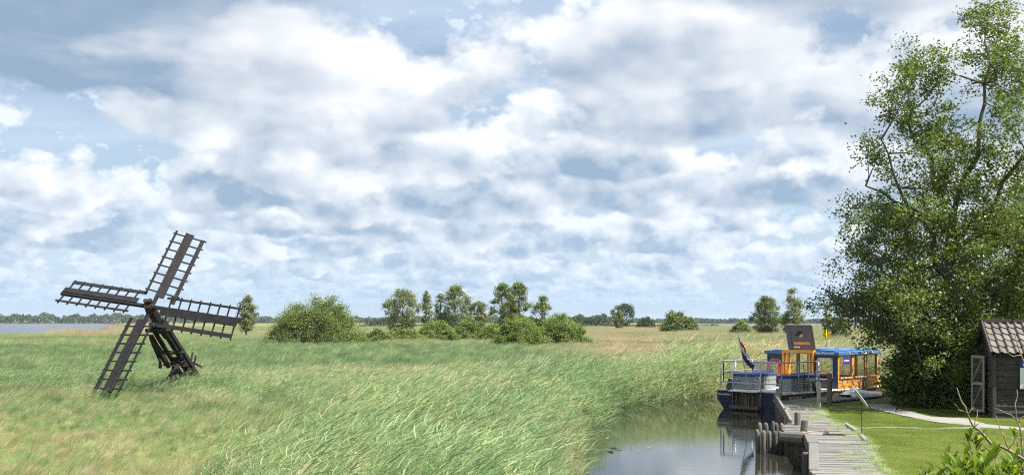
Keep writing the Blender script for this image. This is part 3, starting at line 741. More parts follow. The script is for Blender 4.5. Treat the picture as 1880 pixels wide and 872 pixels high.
    MB().box((0.35, 1.1, 0.9), (0.25, 0.10, 0.42), Matrix.Rotation(R(25), 3, 'Y')).build('outboard_bracket', M_black, root)
    MB().tube([(0.15, 1.25, 1.0), (0.15, 1.25, 1.75)], 0.025, 6).build('mast_socket', M_black, root)
    # cabin: aft bulkhead in navy, doorway framed in orange, roof in blue
    xa = 3.66; zr = 2.02
    # aft face built as frames round openings
    def aft(y0, y1, z0, z1, name, m, t=0.05, dx=0.0):
        return MB().box((xa + dx, (y0 + y1) / 2, (z0 + z1) / 2), (t, abs(y1 - y0), z1 - z0)).build(name, m, root)
    def framed(y0, y1, wy0, wy1, wz0, wz1, name):
        a = aft(y0, y1, 0.70, wz0, name, M_navy)
        aft(y0, y1, wz1, zr, name, M_navy); aft(y0, wy0, wz0, wz1, name, M_navy); aft(wy1, y1, wz0, wz1, name, M_navy)
        pts = []; cy, cz, hy, hz, r = (wy0 + wy1) / 2, (wz0 + wz1) / 2, (wy1 - wy0) / 2 - 0.01, (wz1 - wz0) / 2 - 0.01, 0.12
        for qx, qz, a0 in ((1, 1, 0), (-1, 1, 90), (-1, -1, 180), (1, -1, 270)):
            for k in range(6):
                w = R(a0 + 18 * k); pts.append((xa - 0.03, cy + qx * (hy - r) + math.cos(w) * r, cz + qz * (hz - r) + math.sin(w) * r))
        pts.append(pts[0]); pts.append(pts[1])
        MB().tube(pts, 0.032, 6, cap=False).build('window_frame', M_steel, a, smooth=True)
        MB().box((xa, cy, cz), (0.01, wy1 - wy0, wz1 - wz0)).build('window_pane', M_glass, a)
    framed(0.80, 1.57, 0.92, 1.47, 1.12, 1.78, 'bulkhead_panel')
    framed(-1.57, -0.62, -1.40, -0.70, 1.06, 1.90, 'bulkhead_panel')
    aft(-0.62, 0.80, 0.40, 0.72, 'threshold', M_brown)
    for y0, y1 in ((0.70, 0.80), (0.50, 0.58), (-0.62, -0.54), (-0.47, -0.40)):
        aft(y0, y1, 0.7, 2.08, 'door_post', M_orange, 0.16, -0.07)
    aft(0.58, 0.70, 0.7, 1.40, 'door_panel', M_orange, 0.05, -0.07)
    aft(-0.62, 0.80, 2.08, 2.19, 'door_lintel', M_orange, 0.20, -0.07)
    for y0 in (0.20, -0.12): aft(y0 - 0.05, y0 + 0.05, 0.7, 2.05, 'door_jamb', M_brown, 0.10, 0.9)
    # sides: three lapped strakes, sill, posts and panes
    for sg in (-1, 1):
        xs_ = np.linspace(3.68, 8.55, 20)
        for i, (z0, z1) in enumerate(((0.62, 0.80), (0.79, 0.95), (0.94, 1.09))):
            V = []; Fq = []
            for x in xs_:
                drop = max(0, x - 7.2) ** 2 * 0.05; o0 = hb(x) + 0.035 - 0.006 * i; o1 = hb(x) + 0.015 - 0.006 * i
                V += [(x, sg * o0, z0 - drop * 0.5), (x, sg * o1, z1 - drop), (x, sg * (o1 - 0.03), z1 - drop), (x, sg * (o0 - 0.03), z0 - drop * 0.5)]
            for k in range(len(xs_) - 1):
                for j in range(4): Fq.append((4 * k + j, 4 * k + (j + 1) % 4, 4 * k + 4 + (j + 1) % 4, 4 * k + 4 + j))
            Fq += [(0, 1, 2, 3), tuple(4 * (len(xs_) - 1) + j for j in (3, 2, 1, 0))]
            MB().add(V, Fq).build('side_strake', M_orange, root)
        px_ = [3.72, 4.83, 5.94, 7.02]
        for k, x in enumerate(px_):
            y = sg * (hb(x) - 0.02)
            if k in (0, 3): MB().box((x, y, (1.09 + zr) / 2), (0.09, 0.08, zr - 1.09)).build('window_post', M_orange, root, bevel=0.008)
            else:
                for dx in (-0.055, 0.055): MB().box((x + dx, y, (1.09 + zr) / 2), (0.075, 0.08, zr - 1.09)).build('window_post', M_orange, root, bevel=0.008)
        for a, b in zip(px_[:-1], px_[1:]):
            ya, yb = sg * (hb(a) - 0.02), sg * (hb(b) - 0.02)
            wn = MB().beam((a + 0.1, ya, 1.56), (b - 0.1, yb, 1.56), 0.012, 0.90).build('window_pane', M_glass, root)
            MB().beam((a + 0.06, ya + sg * 0.03, 1.12), (b - 0.06, yb + sg * 0.03, 1.12), 0.13, 0.05).build('window_sill', M_sill, wn, bevel=0.008)
            MB().beam((a + 0.06, ya, 1.99), (b - 0.06, yb, 1.99), 0.06, 0.05).build('window_head', M_brown, wn)
    # front of the cabin and foredeck
    for y in (-1.40, -0.5, 0.5, 1.40): MB().box((7.08, y, 1.55), (0.09, 0.10, 0.94)).build('front_post', M_brown, root)
    for y in (-0.95, 0, 0.95): MB().box((7.08, y, 1.56), (0.012, 0.8, 0.9)).build('window_pane', M_glass, root)
    MB().box((7.08, 0, 0.88), (0.06, 2.9, 0.42)).build('front_wall', M_orange, root)
    poly = [(x, -hb(x) + 0.03) for x in np.linspace(7.1, 9.2, 8)] + [(x, hb(x) - 0.03) for x in np.linspace(9.2, 7.1, 8)]
    MB().prism(poly, 0.93, 0.98).build('foredeck', M_brown, root)
    pts = [(x, -hb(x) - 0.06, 0.92 - 0.25 * math.sin((x - 7.4) * 2.2)) for x in np.linspace(7.45, 8.7, 14)]
    MB().tube(pts, 0.05, 8).build('bow_rope', M_tarp, root, smooth=True)
    # cabin floor and seats seen through the glass
    MB().box((5.35, 0, 0.42), (3.3, 2.9, 0.05)).build('cabin_floor', M_brown, root)
    for sg in (-1, 1): MB().box((5.3, sg * 1.15, 0.68), (3.0, 0.45, 0.46)).build('cabin_bench', M_brown, root)
    MB().box((4.1, -0.9, 0.85), (0.30, 0.7, 0.62)).build('helm_console', M_black, root, bevel=0.03)
    # roof: fascia board, cambered raised top
    rp = lambda e, x0, x1: [(x, -hb(x) - e) for x in np.linspace(x0, x1, 8)] + [(x, hb(x) + e) for x in np.linspace(x1, x0, 8)]
    def roof_piece(name, x0, x1, ya, yb):
        poly = [(x, ya if ya is not None else -hb(x) - 0.10) for x in np.linspace(x0, x1, 8)] + [(x, yb if yb is not None else hb(x) + 0.10) for x in np.linspace(x1, x0, 8)]
        return MB().prism(poly, 2.015, 2.145).build(name, M_blue, root, bevel=0.01)
    roof_piece('roof', 4.75, 7.28, None, None); roof_piece('roof', 3.58, 4.745, None, -0.64); roof_piece('roof', 3.58, 4.745, 0.82, None)
    poly = [(4.80, -1.25), (7.05, -1.15), (7.05, 1.15), (4.80, 1.25)]
    MB().prism(poly, 2.147, 2.215).build('roof_panel', M_blue, root, bevel=0.015)
    MB().prism([(3.75, -1.40), (4.74, -1.40), (4.74, -0.70), (3.75, -0.70)], 2.147, 2.20).build('roof_panel', M_blue, root, bevel=0.015)
    MB().prism([(3.75, 0.88), (4.74, 0.88), (4.74, 1.40), (3.75, 1.40)], 2.147, 2.185).build('roof_panel', M_blue, root, bevel=0.015)
    text_mesh('passenger_limit', 'Max. 24 personen', 0.11, M_white, root, (3.568, -0.68, 2.055), (0, -1, 0), (0, 0, 1))
    text_mesh('roof_lettering', 'Varen  Beleven  met  Mij', 0.13, M_white, root, (5.05, -1.705, 2.045), (1, 0.03, 0), (0, 0, 1))
    text_mesh('roof_number', '24', 0.12, M_sill, root, (4.35, -1.695, 2.045), (1, 0, 0), (0, 0, 1))
    s = MB().box((4.30, -1.615, 1.80), (0.56, 0.006, 0.30)).build('window_sign', M_purple, root)
    text_mesh('window_sign_lettering', 'rondvaart', 0.105, M_white, s, (4.06, -1.621, 1.77), (1, 0, 0), (0, 0, 1))
    pts = [(4.1 + 0.12 * math.cos(a), -1.30, 2.18 + 0.14 * math.sin(a)) for a in np.linspace(0, math.pi, 9)]
    MB().tube(pts, 0.013, 6).build('grab_handle', M_black, root, smooth=True)
    # open hatch over the doorway, its underside carries a photo poster
    hz, tl = 2.19, R(9)
    up = Vector((math.sin(tl), 0.0, math.cos(tl))); nrm = Vector((-math.cos(tl), 0, math.sin(tl))); sh = Vector((0, 0.26, 0))
    def hatch(y0, y1, s0, s1, off, t, name, m, parent, bev=0.0):
        vs = []
        for dn in (off, off + t):
            for (y, s_) in ((y0, s0), (y1, s0), (y1, s1), (y0, s1)):
                vs.append(Vector((xa + 0.02, y, hz)) + up * s_ + sh * (s_ / 1.0) + nrm * dn)
        return MB().add(vs, [(0, 1, 2, 3), (7, 6, 5, 4), (0, 4, 5, 1), (1, 5, 6, 2), (2, 6, 7, 3), (3, 7, 4, 0)]).build(name, m, parent, bevel=bev)
    hh = hatch(-0.62, 0.60, 0.0, 1.0, -0.05, 0.05, 'roof_hatch', M_brown, root)
    hatch(-0.54, 0.38, 0.06, 0.94, 0.004, 0.006, 'poster', M_board, hh); hatch(0.40, 0.55, 0.06, 0.97, 0.004, 0.006, 'poster_margin', M_margin, hh)
    hatch(-0.42, 0.30, 0.22, 0.32, 0.012, 0.004, 'poster_stripe', M_orange, hh); hatch(0.05, 0.33, 0.08, 0.15, 0.012, 0.004, 'poster_caption', M_tarp, hh)
    hatch(-0.62, 0.60, 1.0, 1.035, -0.05, 0.06, 'hatch_edge', M_yellow, hh)
    bird = [(-0.10, 0.50), (-0.17, 0.58), (-0.19, 0.68), (-0.12, 0.76), (0.0, 0.78), (0.10, 0.70), (0.22, 0.54), (0.10, 0.58), (0.03, 0.50)]
    vs = [Vector((xa + 0.02, y, hz)) + up * s_ + sh * s_ + nrm * 0.014 for y, s_ in bird]
    MB().add(vs, [tuple(range(len(vs)))]).build('poster_bird', M_black, hh)
    bel = [(-0.10, 0.50), (-0.17, 0.58), (-0.18, 0.66), (-0.08, 0.64), (0.02, 0.56), (0.01, 0.50)]
    MB().add([Vector((xa + 0.02, y, hz)) + up * s_ + sh * s_ + nrm * 0.016 for y, s_ in bel], [tuple(range(len(bel)))]).build('poster_bird_breast', M_sill, hh)
    # yellow diamond day shape on the roof
    ds = Vector((6.2, 0.35, 2.2))
    MB().tube([ds, ds + Vector((0, 0, 0.35))], 0.015, 6).build('day_shape_rod', M_steel, root)
    c = ds + Vector((0, 0, 0.58))
    for q in (0, 90):
        e = Vector((math.cos(R(q + 20)), math.sin(R(q + 20)), 0)) * 0.17; n_ = Vector((-e.y, e.x, 0)).normalized() * 0.006
        vs = [c + Vector((0, 0, 0.24)), c + e, c - Vector((0, 0, 0.24)), c - e]
        MB().add([v + n_ for v in vs] + [v - n_ for v in vs], [(0, 1, 2, 3), (7, 6, 5, 4), (0, 4, 5, 1), (1, 5, 6, 2), (2, 6, 7, 3), (3, 7, 4, 0)]).build('day_shape', M_yellow, root)
    # lifebuoy hung on the bulkhead
    Wm = Matrix.Translation(S) @ Matrix.Rotation(ang, 4, 'Z')
    lb = empty('lifebuoy', Wm @ Vector((xa - 0.11, 1.17, 1.42)), ang); tag(lb, 'orange lifebuoy hanging on the navy cabin bulkhead', 'lifebuoy')
    ring = [(0, math.cos(a) * 0.285, math.sin(a) * 0.285) for a in np.linspace(0, 2 * math.pi, 33)]
    MB().tube(ring, 0.078, 12, cap=False).build('ring', M_buoy, lb, smooth=True)
    for k in range(4):
        a0 = R(45 + 90 * k)
        MB().tube([(0, math.cos(a0 + d) * 0.285, math.sin(a0 + d) * 0.285) for d in np.linspace(-0.09, 0.09, 4)], 0.083, 12).build('band', M_white, lb, smooth=True)
    # flag on a leaning staff
    fl = empty('flag', Wm @ Vector((0.0, 0.05, 1.0)), ang); tag(fl, 'red white and blue flag drooping from a leaning staff at the stern', 'flag')
    p0, p1 = Vector((0.0, 0.0, 0.0)), Vector((-0.55, 0.10, 1.95))
    MB().tube([p0, p1], 0.018, 8).build('staff', M_white, fl, smooth=True)
    MB().tube([p1 - Vector((0, 0, 0.01)), p1 + Vector((-0.02, 0, 0.05))], 0.035, 8).build('finial', M_steel, fl, smooth=True)
    dirp = (p1 - p0).normalized()
    def hoist(s_): return p1 - dirp * s_
    # three stripes hanging in folds: fly edge drops straight down beside the staff
    def cloth(h0, h1, w0, w1, name, m):
        V = []; Fq = []; nu, nv = 12, 6
        for i in range(nu):
            f = i / (nu - 1)
            for j in range(nv):
                g = j / (nv - 1); h = h0 + (h1 - h0) * g
                start = hoist(0.12 + h); wdt = w0 + (w1 - w0) * g
                fall = Vector((0.10 * f, -0.55 * f * wdt, -0.62 * f * (0.5 + 0.5 * wdt)))
                fold = Vector((0.055 * math.sin(f * 9 + g * 2), 0.03 * math.sin(f * 11 + 1 + g * 3), 0))
                V.append(start + fall + fold * f)
        for i in range(nu - 1):
            for j in range(nv - 1): Fq.append((i * nv + j, i * nv + j + 1, (i + 1) * nv + j + 1, (i + 1) * nv + j))
        o = MB().add(V, Fq).build(name, m, fl, smooth=True); sm = o.modifiers.new('cloth', 'SOLIDIFY'); sm.thickness = 0.004
    cloth(0.0, 0.27, 0.25, 0.55, 'red_stripe', M_red); cloth(0.27, 0.58, 0.55, 0.9, 'white_stripe', M_white); cloth(0.58, 0.92, 0.9, 0.85, 'blue_stripe', M_flagblue)
build_boat()
# ------------------------------------------------------------------ trees and shrubs
LM_tree = leaf_mat('alder_leaf', (0.055, 0.088, 0.020), (0.195, 0.245, 0.065), 0.40, (0.22, 0.24, 0.07), 0.42, 0.40)
LM_dark = leaf_mat('elder_leaf', (0.050, 0.085, 0.020), (0.165, 0.225, 0.055), 0.45, None, 0.5, 0.30)
LM_willow = leaf_mat('willow_leaf', (0.090, 0.130, 0.038), (0.230, 0.285, 0.100), 0.38, (0.27, 0.30, 0.13), 0.5, 0.25)
LM_bright = leaf_mat('young_willow_leaf', (0.105, 0.155, 0.040), (0.245, 0.310, 0.095), 0.40, (0.30, 0.33, 0.12), 0.5, 0.25)
LM_grey = leaf_mat('grey_leaf', (0.110, 0.135, 0.062), (0.240, 0.270, 0.130), 0.38, None, 0.5, 0.25)
LM_far = leaf_mat('far_wood_leaf', (0.040, 0.066, 0.034), (0.090, 0.125, 0.058), 0.2, None, 0.6, 0.2)
def leaf_cloud(C, nper, sig, size, r, flat=0.75, up=0.35):
    """diamond leaves scattered round clump centres C (k,3)"""
    k = len(C); n = k * nper
    cen = np.repeat(C, nper, 0) + r.normal(0, 1, (n, 3)) * np.repeat(np.broadcast_to(sig, (k,)), nper)[:, None] * np.array([1, 1, flat])
    nrm = r.normal(0, 1, (n, 3)); nrm[:, 2] = np.abs(nrm[:, 2]) + up; nrm /= np.linalg.norm(nrm, axis=1)[:, None]
    a = np.cross(nrm, r.normal(0, 1, (n, 3))); a /= np.linalg.norm(a, axis=1)[:, None]; b = np.cross(nrm, a)
    s = size * r.uniform(0.65, 1.3, n)[:, None]
    V = np.stack([cen - a * s * 0.5, cen + b * s * 0.30 + nrm * s * 0.06, cen + a * s * 0.5, cen - b * s * 0.30 + nrm * s * 0.06], 1).reshape(-1, 3)
    F = np.arange(4 * n).reshape(n, 4)
    rnd = np.repeat(np.clip(r.beta(2, 2.2, n) * 0.7 + np.repeat(r.uniform(0, 0.3, k), nper), 0, 1), 4)
    return V, F, rnd
def crown_obj(name, C, nper, sig, size, m, parent, r, **kw):
    V, F, rnd = leaf_cloud(C, nper, sig, size, r, **kw)
    return link(name, quads_mesh(name, V, F, m, {'rnd': rnd}), parent)
def plant(name, label, cat, px, top, wpx, d, m, leaves=6000, kind='bush', base=0.0, group=None, seed=0, sparse=0.0, x=None):
    r = np.random.default_rng(1000 + seed)
    loc = Vector(((px - 940) / FPX * d, d, 0)); h = EYE + (HOR - top) / FPX * d; w = wpx / FPX * d
    root = empty(name, loc); tag(root, label, cat, group)
    size = max(0.11, d / 1034 * 1.5); leaves = int(leaves * (2.5 if kind == 'bush' else 1.5))
    if kind == 'bush':
        k = 190; C = []
        ph = r.uniform(0, 6.28, 5)
        while len(C) < k:
            a = r.uniform(0, 6.28); rho = r.uniform(0, 1) ** 0.5
            lob = 1 + 0.13 * math.sin(3 * a + ph[0]) + 0.10 * math.sin(5 * a + ph[1])
            top_z = h * (1 - 0.95 * rho ** 2.6) * (0.88 + 0.12 * math.sin(4 * a + ph[2] + rho * 5))
            z = top_z * (r.uniform(0.75, 1.0) if r.uniform() < 0.72 else r.uniform(0.12, 0.75)); z = max(z, 0.25)
            C.append((math.cos(a) * rho * lob * w / 2 * 0.94, math.sin(a) * rho * lob * w / 2 * 0.75, z * 0.95))
        C = np.array(C); sig = 0.050 * math.sqrt(w * h) * r.uniform(0.7, 1.25, k)
        mb = MB()
        for i in range(14):
            c = C[r.integers(k)]; mb.tube([(c[0] * 0.08, c[1] * 0.08, -0.2), (c[0] * 0.5, c[1] * 0.5, c[2] * 0.45), (c[0] * 0.95, c[1] * 0.95, c[2] * 0.95)], [0.025 * h * 0.5, 0.015 * h * 0.5, 0.01], 5)
        mb.build('stems', M_bark, root)
    else:
        k = 80; C = []; z0 = h * base
        while len(C) < k:
            t = r.uniform(0, 1); a = r.uniform(0, 6.28)
            if kind == 'column': wd = (math.sin(math.pi * min(1, t * 0.92 + 0.1)) ** 0.6)
            else: wd = math.sin(math.pi * (0.10 + 0.86 * t)) ** 0.65
            rho = r.uniform(0.15, 1) ** 0.6
            if r.uniform() < sparse and math.sin(a * 3 + t * 9 + seed) > 0.1: continue
            C.append((math.cos(a) * rho * wd * w / 2, math.sin(a) * rho * wd * w / 2, z0 + (h - z0) * t * 0.97))
        C = np.array(C); sig = 0.058 * math.sqrt(w * (h - z0)) * r.uniform(0.7, 1.3, k)
        mb = MB(); tr = [(0, 0, -0.3)]; q = np.zeros(2)
        for f in (0.25, 0.5, 0.75, 0.93): q = q + r.normal(0, 0.02 * h, 2); tr.append((q[0], q[1], h * f))
        mb.tube(tr, [0.022 * h, 0.017 * h, 0.012 * h, 0.007 * h, 0.003 * h], 7); mb.build('trunk', M_bark, root)
        mb = MB()
        for i in range(24):
            c = C[r.integers(k)]; f = max(0.15, c[2] / h - 0.22); j = np.interp(f, [0, .25, .5, .75, .93], [p[0] for p in tr]); jy = np.interp(f, [0, .25, .5, .75, .93], [p[1] for p in tr])
            mb.tube([(j, jy, f * h), ((j + c[0]) / 2, (jy + c[1]) / 2, (f * h + c[2]) / 2 - 0.01 * h), tuple(c)], [0.008 * h, 0.005 * h, 0.002 * h], 5)
        mb.build('limbs', M_bark, root)
    if name == 'elder_bush': sig = sig * 2.0; size = 0.15; C = C + r.normal(0, 0.22, C.shape) * np.array([1, 1, 1.3])
    nper = max(8, leaves // len(C))
    crown_obj('crown', C, nper, sig, size, m, root, r)
    return root
S_ = 'bush'
plant('willow_bush', 'large rounded willow bush standing alone in the reeds near the mill', 'bush', 583, 537, 200, 108, LM_willow, 21000, seed=1)
plant('willow_bush', 'bright green willow bush, its right neighbour joined to it, beside the pale reeds', 'bush', 953, 577, 104, 104, LM_bright, 12000, seed=2)
plant('willow_bush', 'bright green rounded willow bush at the end of the row before the open reeds', 'bush', 1030, 572, 104, 107, LM_bright, 12000, seed=3)
plant('low_bush', 'low pale green bush beside the large willow bush', 'bush', 742, 597, 96, 122, LM_bright, 5000, seed=4)
plant('low_bush', 'low spreading green bush below the tall thin trees', 'bush', 800, 585, 90, 128, LM_bright, 6000, seed=5)
plant('low_bush', 'low green bush just left of the bright willow pair', 'bush', 866, 580, 84, 130, LM_bright, 6000, seed=6)
plant('low_bush', 'small low bush in dry reeds in front of the thin trees', 'bush', 825, 600, 46, 116, LM_bright, 3500, seed=7)
plant('low_bush', 'low scrubby bush close against the right flank of the large willow', 'bush', 694, 600, 66, 114, LM_willow, 3500, seed=27)
plant('low_bush', 'low bright bush filling the gap before the bright willow pair', 'bush', 903, 592, 60, 118, LM_bright, 3500, seed=28)
plant('small_tree', 'small lone tree behind the right sail of the mill', 'tree', 453, 543, 38, 165, LM_grey, 3800, 'tree', 0.22, seed=8)
plant('thin_tree', 'grey green stand of slender stems, tallest of the group behind the willow', 'tree', 738, 532, 70, 190, LM_grey, 7500, 'tree', 0.12, seed=9, sparse=0.5)
plant('thin_tree', 'very narrow bare-stemmed tree beside the grey green stand', 'tree', 783, 534, 22, 195, LM_grey, 1500, 'column', 0.3, seed=10, sparse=0.6)
plant('thin_tree', 'slender grey green tree between the narrow tree and the dark tree', 'tree', 838, 526, 56, 200, LM_grey, 5500, 'tree', 0.15, seed=11, sparse=0.5)
plant('thin_tree', 'slim side tree leaning on the slender grey green tree', 'tree', 808, 538, 26, 202, LM_grey, 1800, 'tree', 0.2, seed=12, sparse=0.5)
plant('small_tree', 'small sparse tree beside the tall dark green tree', 'tree', 880, 553, 44, 190, LM_grey, 2500, 'tree', 0.35, seed=13, sparse=0.6)
plant('dark_tree', 'tall dark green tree rising behind the bright willow bushes', 'tree', 924, 521, 50, 185, LM_tree, 6000, 'tree', 0.2, seed=14, sparse=0.3)
plant('dark_tree', 'dark green twin of the tall tree, touching its right side', 'tree', 953, 519, 40, 187, LM_tree, 4500, 'tree', 0.2, seed=15, sparse=0.3)
plant('feathery_tree', 'feathery pointed young tree rising out of the bright willow bush', 'tree', 995, 542, 44, 112, LM_willow, 4200, 'column', 0.25, seed=16, sparse=0.4)
plant('round_tree', 'rounded tree in front of the far dark wood', 'tree', 1144, 558, 48, 420, LM_far, 2600, 'tree', 0.15, seed=17, sparse=0.3)
plant('small_tree', 'pale slim tree before the rounded tree near the far wood', 'tree', 1137, 570, 22, 330, LM_grey, 1400, 'column', 0.1, seed=18)
plant('low_bush', 'small dark bush between the far wood and the round bush', 'bush', 1186, 580, 40, 380, LM_far, 1800, seed=19)
plant('round_bush', 'tall rounded olive bush standing in the open reed bed', 'bush', 1240, 567, 56, 230, LM_willow, 4500, seed=20)
plant('round_bush', 'lower part of the olive bush sloping right in the open reed bed', 'bush', 1262, 577, 42, 226, LM_willow, 3000, seed=21)
plant('low_bush', 'small dense green bush left of the broad lakeside tree', 'bush', 1362, 586, 42, 185, LM_bright, 3200, seed=22)
plant('round_tree', 'broad dark green tree at the lakeside behind the boat', 'tree', 1407, 546, 60, 175, LM_tree, 6500, 'tree', 0.12, seed=23, sparse=0.2)
plant('birch_tree', 'tall narrow birch beside the broad lakeside tree', 'tree', 1455, 529, 38, 170, LM_grey, 4200, 'column', 0.08, seed=24, sparse=0.3)
plant('small_tree', 'spindly little tree with open crown behind the boat roof', 'tree', 1519, 558, 22, 130, LM_willow, 1100, 'tree', 0.35, seed=25, sparse=0.5)
plant('low_bush', 'scrubby little bush behind the boat near the spindly tree', 'bush', 1542, 577, 40, 125, LM_grey, 2600, seed=26)
# far woods that read as one mass
def wood(name, label, x0, x1, d, hpx, n, depth, seed, gap=None):
    r = np.random.default_rng(seed); X = r.uniform(x0, x1, n); dd = d + r.uniform(0, depth, n)
    prof = np.maximum(0.25, 0.72 + 0.30 * wob(X, X * 0.3, 11.0, seed) + 0.20 * wob(X, X * 0.7, 3.7, seed + 1))
    if gap is not None: prof = prof * gap(X)
    top = 1.0 + hpx / FPX * d * prof; z = top * (1 - r.uniform(0, 1, n) ** 1.6 * 0.95)
    C = np.stack([(X - 940) / FPX * dd, dd, z - 0.5], 1)
    V, F, rnd = leaf_cloud(C, 3, 0.6 * d / 1034, d / 1034 * 1.9, r)
    o = link(name, quads_mesh(name, V, F, LM_far, {'rnd': rnd})); tag(o, label, 'wood', kind='stuff')
wood('far_wood', 'long wooded shore beyond the lake', -300, 2200, 1380, 18, 34000, 60, 31, lambda X: np.where(X < 330, 1.0, np.where(X < 1000, 0.7, 0.45)))
wood('far_wood', 'dark wood behind the reed bed left of the round tree', 1034, 1122, 620, 19, 2600, 40, 32)
wood('far_wood', 'strip of dark wood behind the thin trees', 672, 720, 600, 14, 900, 30, 33)
wood('far_wood', 'low distant scrub along the edge of the reed bed', 660, 1320, 420, 3.5, 3000, 60, 34)

# ------------------------------------------------------------------ big tree at the lawn, by hand-placed limbs
def big_tree(name, label, limbs, outline, d, nclump, nper, size, m, seed, depth=3.0, top_sparse=True):
    r = np.random.default_rng(seed); base = limbs[0][0]
    B0 = A(base[0], base[1], d); root = empty(name, (B0.x, B0.y, 0)); tag(root, label, 'tree'); O = Vector((B0.x, B0.y, 0))
    L3 = []
    for li, l in enumerate(limbs):
        dep = 0.0 if li == 0 else r.uniform(-0.6, 0.6) * depth
        pts = [A(p[0], p[1], d) for p in l]
        for j, p in enumerate(pts): p.y += dep * (j / max(1, len(pts) - 1)); pts[j] = p - O
        pts2 = []
        for a, b in zip(pts[:-1], pts[1:]):
            for f in (0, 0.33, 0.66): pts2.append(a.lerp(b, f) + Vector(r.normal(0, 0.09, 3)))
        pts2.append(pts[-1]); L3.append(pts2)
    mb = MB(); n0 = len(L3[0]); mb.tube(L3[0], [0.26 - 0.15 * i / n0 for i in range(n0)], 10); mb.build('trunk', M_bark, root, smooth=True)
    mb = MB()
    for l in L3[1:]: mb.tube(l, [0.10 * (1 - 0.95 * i / len(l)) + 0.006 for i in range(len(l))], 7)
    poly = np.array(outline, float); C = []
    nodes = [(p, li) for li, l in enumerate(L3) for p in l[(len(l) // 2 if li == 0 else 0):]]
    NP = np.array([tuple(p) for p, _ in nodes])
    x0, y0 = poly.min(0); x1, y1 = poly.max(0)
    def inside(x, y):
        c = False; n = len(poly)
        for i in range(n):
            (xa, ya), (xb, yb) = poly[i], poly[(i + 1) % n]
            if (ya > y) != (yb > y) and x < (xb - xa) * (y - ya) / (yb - ya) + xa: c = not c
        return c
    while len(C) < nclump:
        x, y = r.uniform(x0, x1), r.uniform(y0, y1)
        if not inside(x, y): continue
        if top_sparse and r.uniform() > np.interp(y, [0, 250, 420, 560], [0.30, 0.40, 0.80, 1.0]): continue
        p = A(x, y, d) - O
        dep = depth * np.interp(y, [0, 200, 450, 740], [0.35, 0.7, 1.0, 0.9]); p.y += r.uniform(-1, 1) * dep
        C.append(tuple(p))
    Cg = np.array(C); C = np.repeat(Cg, 7, 0) + r.normal(0, 1, (len(Cg) * 7, 3)) * np.array([0.40, 0.40, 0.30])
    for gi, c in enumerate(Cg):                                     # a branch from the nearest limb to each spray, twigs from it
        dd = np.linalg.norm(NP - c, axis=1) + np.where(NP[:, 2] > c[2] + 0.2, 1.2, 0.0)
        q = NP[int(np.argmin(dd))]; v = c - q; ln = max(0.05, np.linalg.norm(v))
        mid = q + v * 0.5 + np.array([0, 0, -0.10 * ln]) + r.normal(0, 0.07 * ln, 3)
        mb.tube([tuple(q), tuple(mid), tuple(c)], [0.012 + 0.014 * ln, 0.009 + 0.008 * ln, 0.007], 5, cap=False)
        for e in C[gi * 7:gi * 7 + 7]:
            f = r.uniform(0.5, 1.0); st_ = mid + (c - mid) * f
            mb.tube([tuple(st_), tuple((st_ + e) / 2 + r.normal(0, 0.05, 3)), tuple(e)], [0.007, 0.005, 0.002], 4, cap=False)
    mb.build('limbs', M_bark, root, smooth=True)
    crown_obj('crown', C, nper, 0.19 * r.uniform(0.65, 1.35, len(C)), size, m, root, r, flat=0.8)
    return root
T_OUT = [(1720, 100), (1690, 65), (1668, 88), (1650, 120), (1664, 165), (1624, 185), (1640, 240), (1592, 236), (1616, 300), (1578, 334), (1606, 385), (1558, 436), (1576, 485), (1558, 560), (1578, 598), (1650, 622), (1694, 690), (1800, 700), (1900, 560), (1960, 480), (1980, 330), (1940, 160), (1890, 30), (1840, 20), (1795, 4), (1768, 70), (1757, 130)]
big_tree('alder_tree', 'tall alder with open crown beside the shed, tallest tree', [
    [(1722, 757), (1735, 650), (1742, 560), (1748, 470), (1746, 400)],
    [(1746, 400), (1725, 340), (1700, 270), (1680, 190), (1688, 125)], [(1742, 520), (1700, 440), (1640, 350), (1600, 265)],
    [(1748, 420), (1775, 330), (1795, 220), (1806, 130), (1796, 65)], [(1748, 450), (1810, 370), (1858, 280), (1880, 160)],
    [(1738, 620), (1680, 560), (1610, 500), (1555, 445)], [(1735, 640), (1670, 605), (1600, 585), (1552, 580)],
    [(1742, 560), (1820, 500), (1900, 420)], [(1738, 600), (1830, 560), (1920, 520)], [(1746, 440), (1690, 380), (1620, 330)], [(1746, 480), (1800, 430), (1870, 390), (1940, 330)]],
    T_OUT, 35.0, 190, 86, 0.105, LM_tree, 51, 3.0)
big_tree('broad_tree', 'dense dark tree standing behind the shed', [
    [(1862, 742), (1866, 650), (1868, 540), (1872, 470)], [(1868, 560), (1820, 500), (1790, 430)], [(1870, 520), (1930, 440), (1980, 380)], [(1872, 480), (1880, 420), (1890, 370)], [(1866, 620), (1800, 590), (1770, 560)], [(1866, 610), (1940, 560), (2010, 520)]],
    [(1770, 560), (1785, 450), (1820, 390), (1890, 350), (1970, 370), (2030, 460), (2040, 570), (1980, 640), (1850, 620)], 38.5, 60, 90, 0.112, LM_tree, 52, 2.6, False)
# leafy undergrowth below the alder
def thicket(name, label, px, d, wpx, top, seed, m=LM_dark, n=15000):
    return plant(name, label, 'bush', px, top, wpx, d, m, n, seed=seed)
thicket('elder_bush', 'dense dark elder bush below the alder at the path bend', 1702, 35.2, 96, 615, 61)
thicket('elder_bush', 'dense dark elder bush between the alder trunk and the shed door', 1768, 36.0, 96, 590, 62)
thicket('elder_bush', 'dark bush behind the shed under the broad tree', 1850, 37.5, 130, 575, 63, n=9000)
